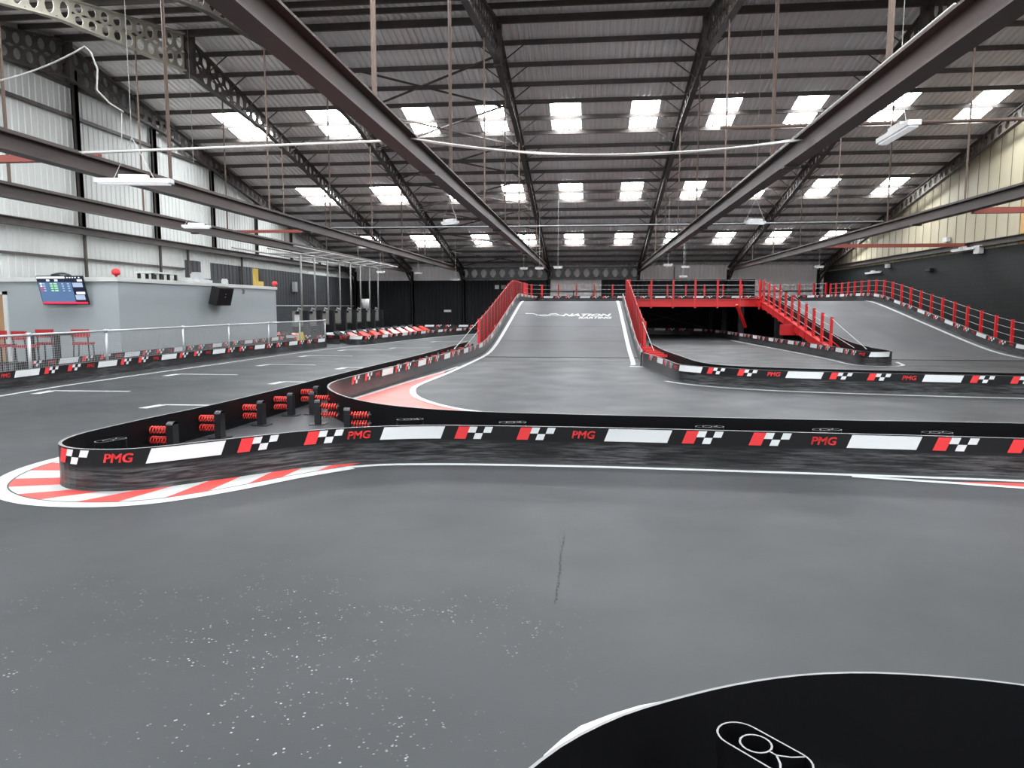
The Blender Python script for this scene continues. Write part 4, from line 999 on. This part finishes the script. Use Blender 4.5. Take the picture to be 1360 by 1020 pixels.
def make_kart():
    t = thing('racing_kart', 'x', 'kart', (0, 0, 0), 'parked karts in the pits')
    mb = MB()   # floor tray and bumper rails; nose points to +x
    mb.box(-.75, -.32, .08, .75, .32, .13)
    mb.tube([(-.85, -.6, .16), (.5, -.68, .16), (.98, -.4, .16), (1.03, 0, .16), (.98, .4, .16), (.5, .68, .16), (-.85, .6, .16)], .05, 6)
    mb.tube([(-.85, -.6, .16), (-1.0, -.4, .2), (-1.0, .4, .2), (-.85, .6, .16)], .05, 6)
    mb.build('chassis', 'black', t)
    mb = MB(); mb.poly([(.55, -.3, .15), (1.0, -.34, .15), (1.0, .34, .15), (.55, .3, .15)]); mb.poly([(.35, -.18, .52), (.98, -.3, .26), (.98, .3, .26), (.35, .18, .52)])
    mb.poly([(.35, -.18, .52), (.35, .18, .52), (.5, .28, .15), (.5, -.28, .15)]); mb.poly([(.98, -.3, .26), (1.0, -.34, .15), (1.0, .34, .15), (.98, .3, .26)])
    for s_ in (-1, 1): mb.poly([(.35, s_*.18, .52), (.5, s_*.28, .15), (1.0, s_*.34, .15), (.98, s_*.3, .26)])
    mb.build('nose_cone', 'kartred', t)
    for s_ in (-1, 1):
        mb = MB(); y0, y1 = sorted((s_*.38, s_*.66)); mb.box(-.45, y0, .12, .42, y1, .3); mb.box(-.35, y0+.03, .3, .35, y1-.03, .34); mb.build('side_pod', 'kartred' if s_ < 0 else 'white', t)
    mb = MB(); mb.poly([(-.5, -.22, .15), (0, -.22, .15), (0, .22, .15), (-.5, .22, .15)]); mb.poly([(-.5, -.22, .15), (-.5, .22, .15), (-.68, .2, .62), (-.68, -.2, .62)]); mb.box(-.7, -.2, .15, -.66, .2, .64)
    for s_ in (-1, 1): mb.poly([(-.5, s_*.22, .15), (0, s_*.24, .15), (-.02, s_*.24, .3), (-.66, s_*.22, .55)])
    mb.build('seat', 'black', t)
    mb = MB(); mb.tube([(.12+.05*math.sin(2*math.pi*i/14), .15*math.cos(2*math.pi*i/14), .5+.12*math.sin(2*math.pi*i/14)) for i in range(14)], .014, 5, 0, True); mb.tube([(.12, 0, .5), (.5, 0, .2)], .014, 5); mb.build('steering_wheel', 'black', t)
    mb = MB(); mb.box(-.95, -.45, .2, -.62, .45, .42); mb.box(-.98, -.5, .42, -.9, .5, .5); mb.build('engine_cover', 'white', t)
    for x in (-.62, .62):
        for s_ in (-1, 1):
            mb = MB(); w = .18 if x < 0 else .13; yc = s_*(.56 if x < 0 else .5); mb.tube([(x, yc-w/2, .14), (x, yc+w/2, .14)], .14, 14); mb.build('wheel', 'tyre', t)
    return t
kp = make_kart()
for k in range(9):
    o = kp if k == 0 else copy_tree(kp)
    y = 37.6+k*1.62; o.location = (-13.0+.10*k, y, 0); o.rotation_euler = (0, 0, -.5)
    o['label'] = 'red and white kart parked in the pit row, %s from the left' % ordn[k]
for k, (x, y) in enumerate(((-16.6, 37.2), (-15.6, 36.6))):
    o = copy_tree(kp); o.location = (x, y, 0); o.rotation_euler = (0, 0, -.9+k*.3)
    o['label'] = ['kart parked beyond the fence end, close to the office corner', 'kart seen through the last fence panel, right of the office'][k]
# wet floor sign
t = thing('floor_sign', 'yellow folding floor sign behind the fence end', 'sign', (-14.1, 34.3, 0))
for s_ in (-1, 1):
    mb = MB(); mb.poly([(-.2, s_*.2, 0), (.2, s_*.2, 0), (.11, 0.01*s_, .65), (-.11, .01*s_, .65)]); mb.poly([(-.2, s_*.2+.01, 0), (.2, s_*.2+.01, 0), (.11, 0.01*s_+.01, .65), (-.11, .01*s_+.01, .65)]); mb.build('leaf', 'signyellow', t)
# water heater / white drum on the wall and wall boxes
t = thing('wall_drum', 'white drum shaped unit behind the fourth pole', 'drum', (-16.2, 51.5, 1.75))
mb = MB(); mb.tube([(0, 0, 0), (0, 0, .7)], .28, 14); mb.build('body', 'lamp', t, True); mb = MB(); mb.bar((0, 0, -1.75), (0, 0, 0), .08, .08); mb.build('stand', 'black', t)
for x, y, z, sx, sy, sz, m_, lab, cat in ((XL+.2, 50.5, 3.3, .12, .2, .35, 'galv', 'small grey box with dark speaker on the slate left wall', 'wall box'), (-12.6, YB-.1, 1.5, .32, .05, .1, 'white', 'small white sign on the black rear wall', 'sign'),
        (-8.15, YB-.1, 3.6, .18, .05, .17, 'white', 'white lit sign box on the black rear wall', 'sign'), (-7.55, YB-.1, 3.6, .22, .05, .17, 'panelgrey', 'grey plate beside the lit sign on the rear wall', 'sign'),
        (XR-.12, 42.7, 5.55, .1, .25, .12, 'lamp', 'white floodlight on the cream right wall', 'floodlight'), (XR-.15, 39.2, 4.75, .12, .25, .2, 'lamp', 'white camera box above the right block wall', 'camera'),
        (XR-.12, 50.5, 4.55, .1, .2, .12, 'lamp', 'small white camera on the far right wall', 'camera'), (XR-.15, 44.5, 4.0, .1, .35, .08, 'black', 'black bracket with sensors on the dark right wall', 'bracket')):
    t = wthing('wall_fitting', lab, cat, (x, y, z))
    mb = MB(); mb.box(x-sx, y-sy, z-sz, x+sx, y+sy, z+sz); mb.build('housing', m_, t)
    mb = MB(); mb.box(x-sx*.3, y-sy*.3, z-sz*1.25, x+sx*.3, y+sy*.3, z-sz); mb.build('mount', 'black', t)
for o in bpy.data.objects:
    if '_abs' in o: del o['_abs']
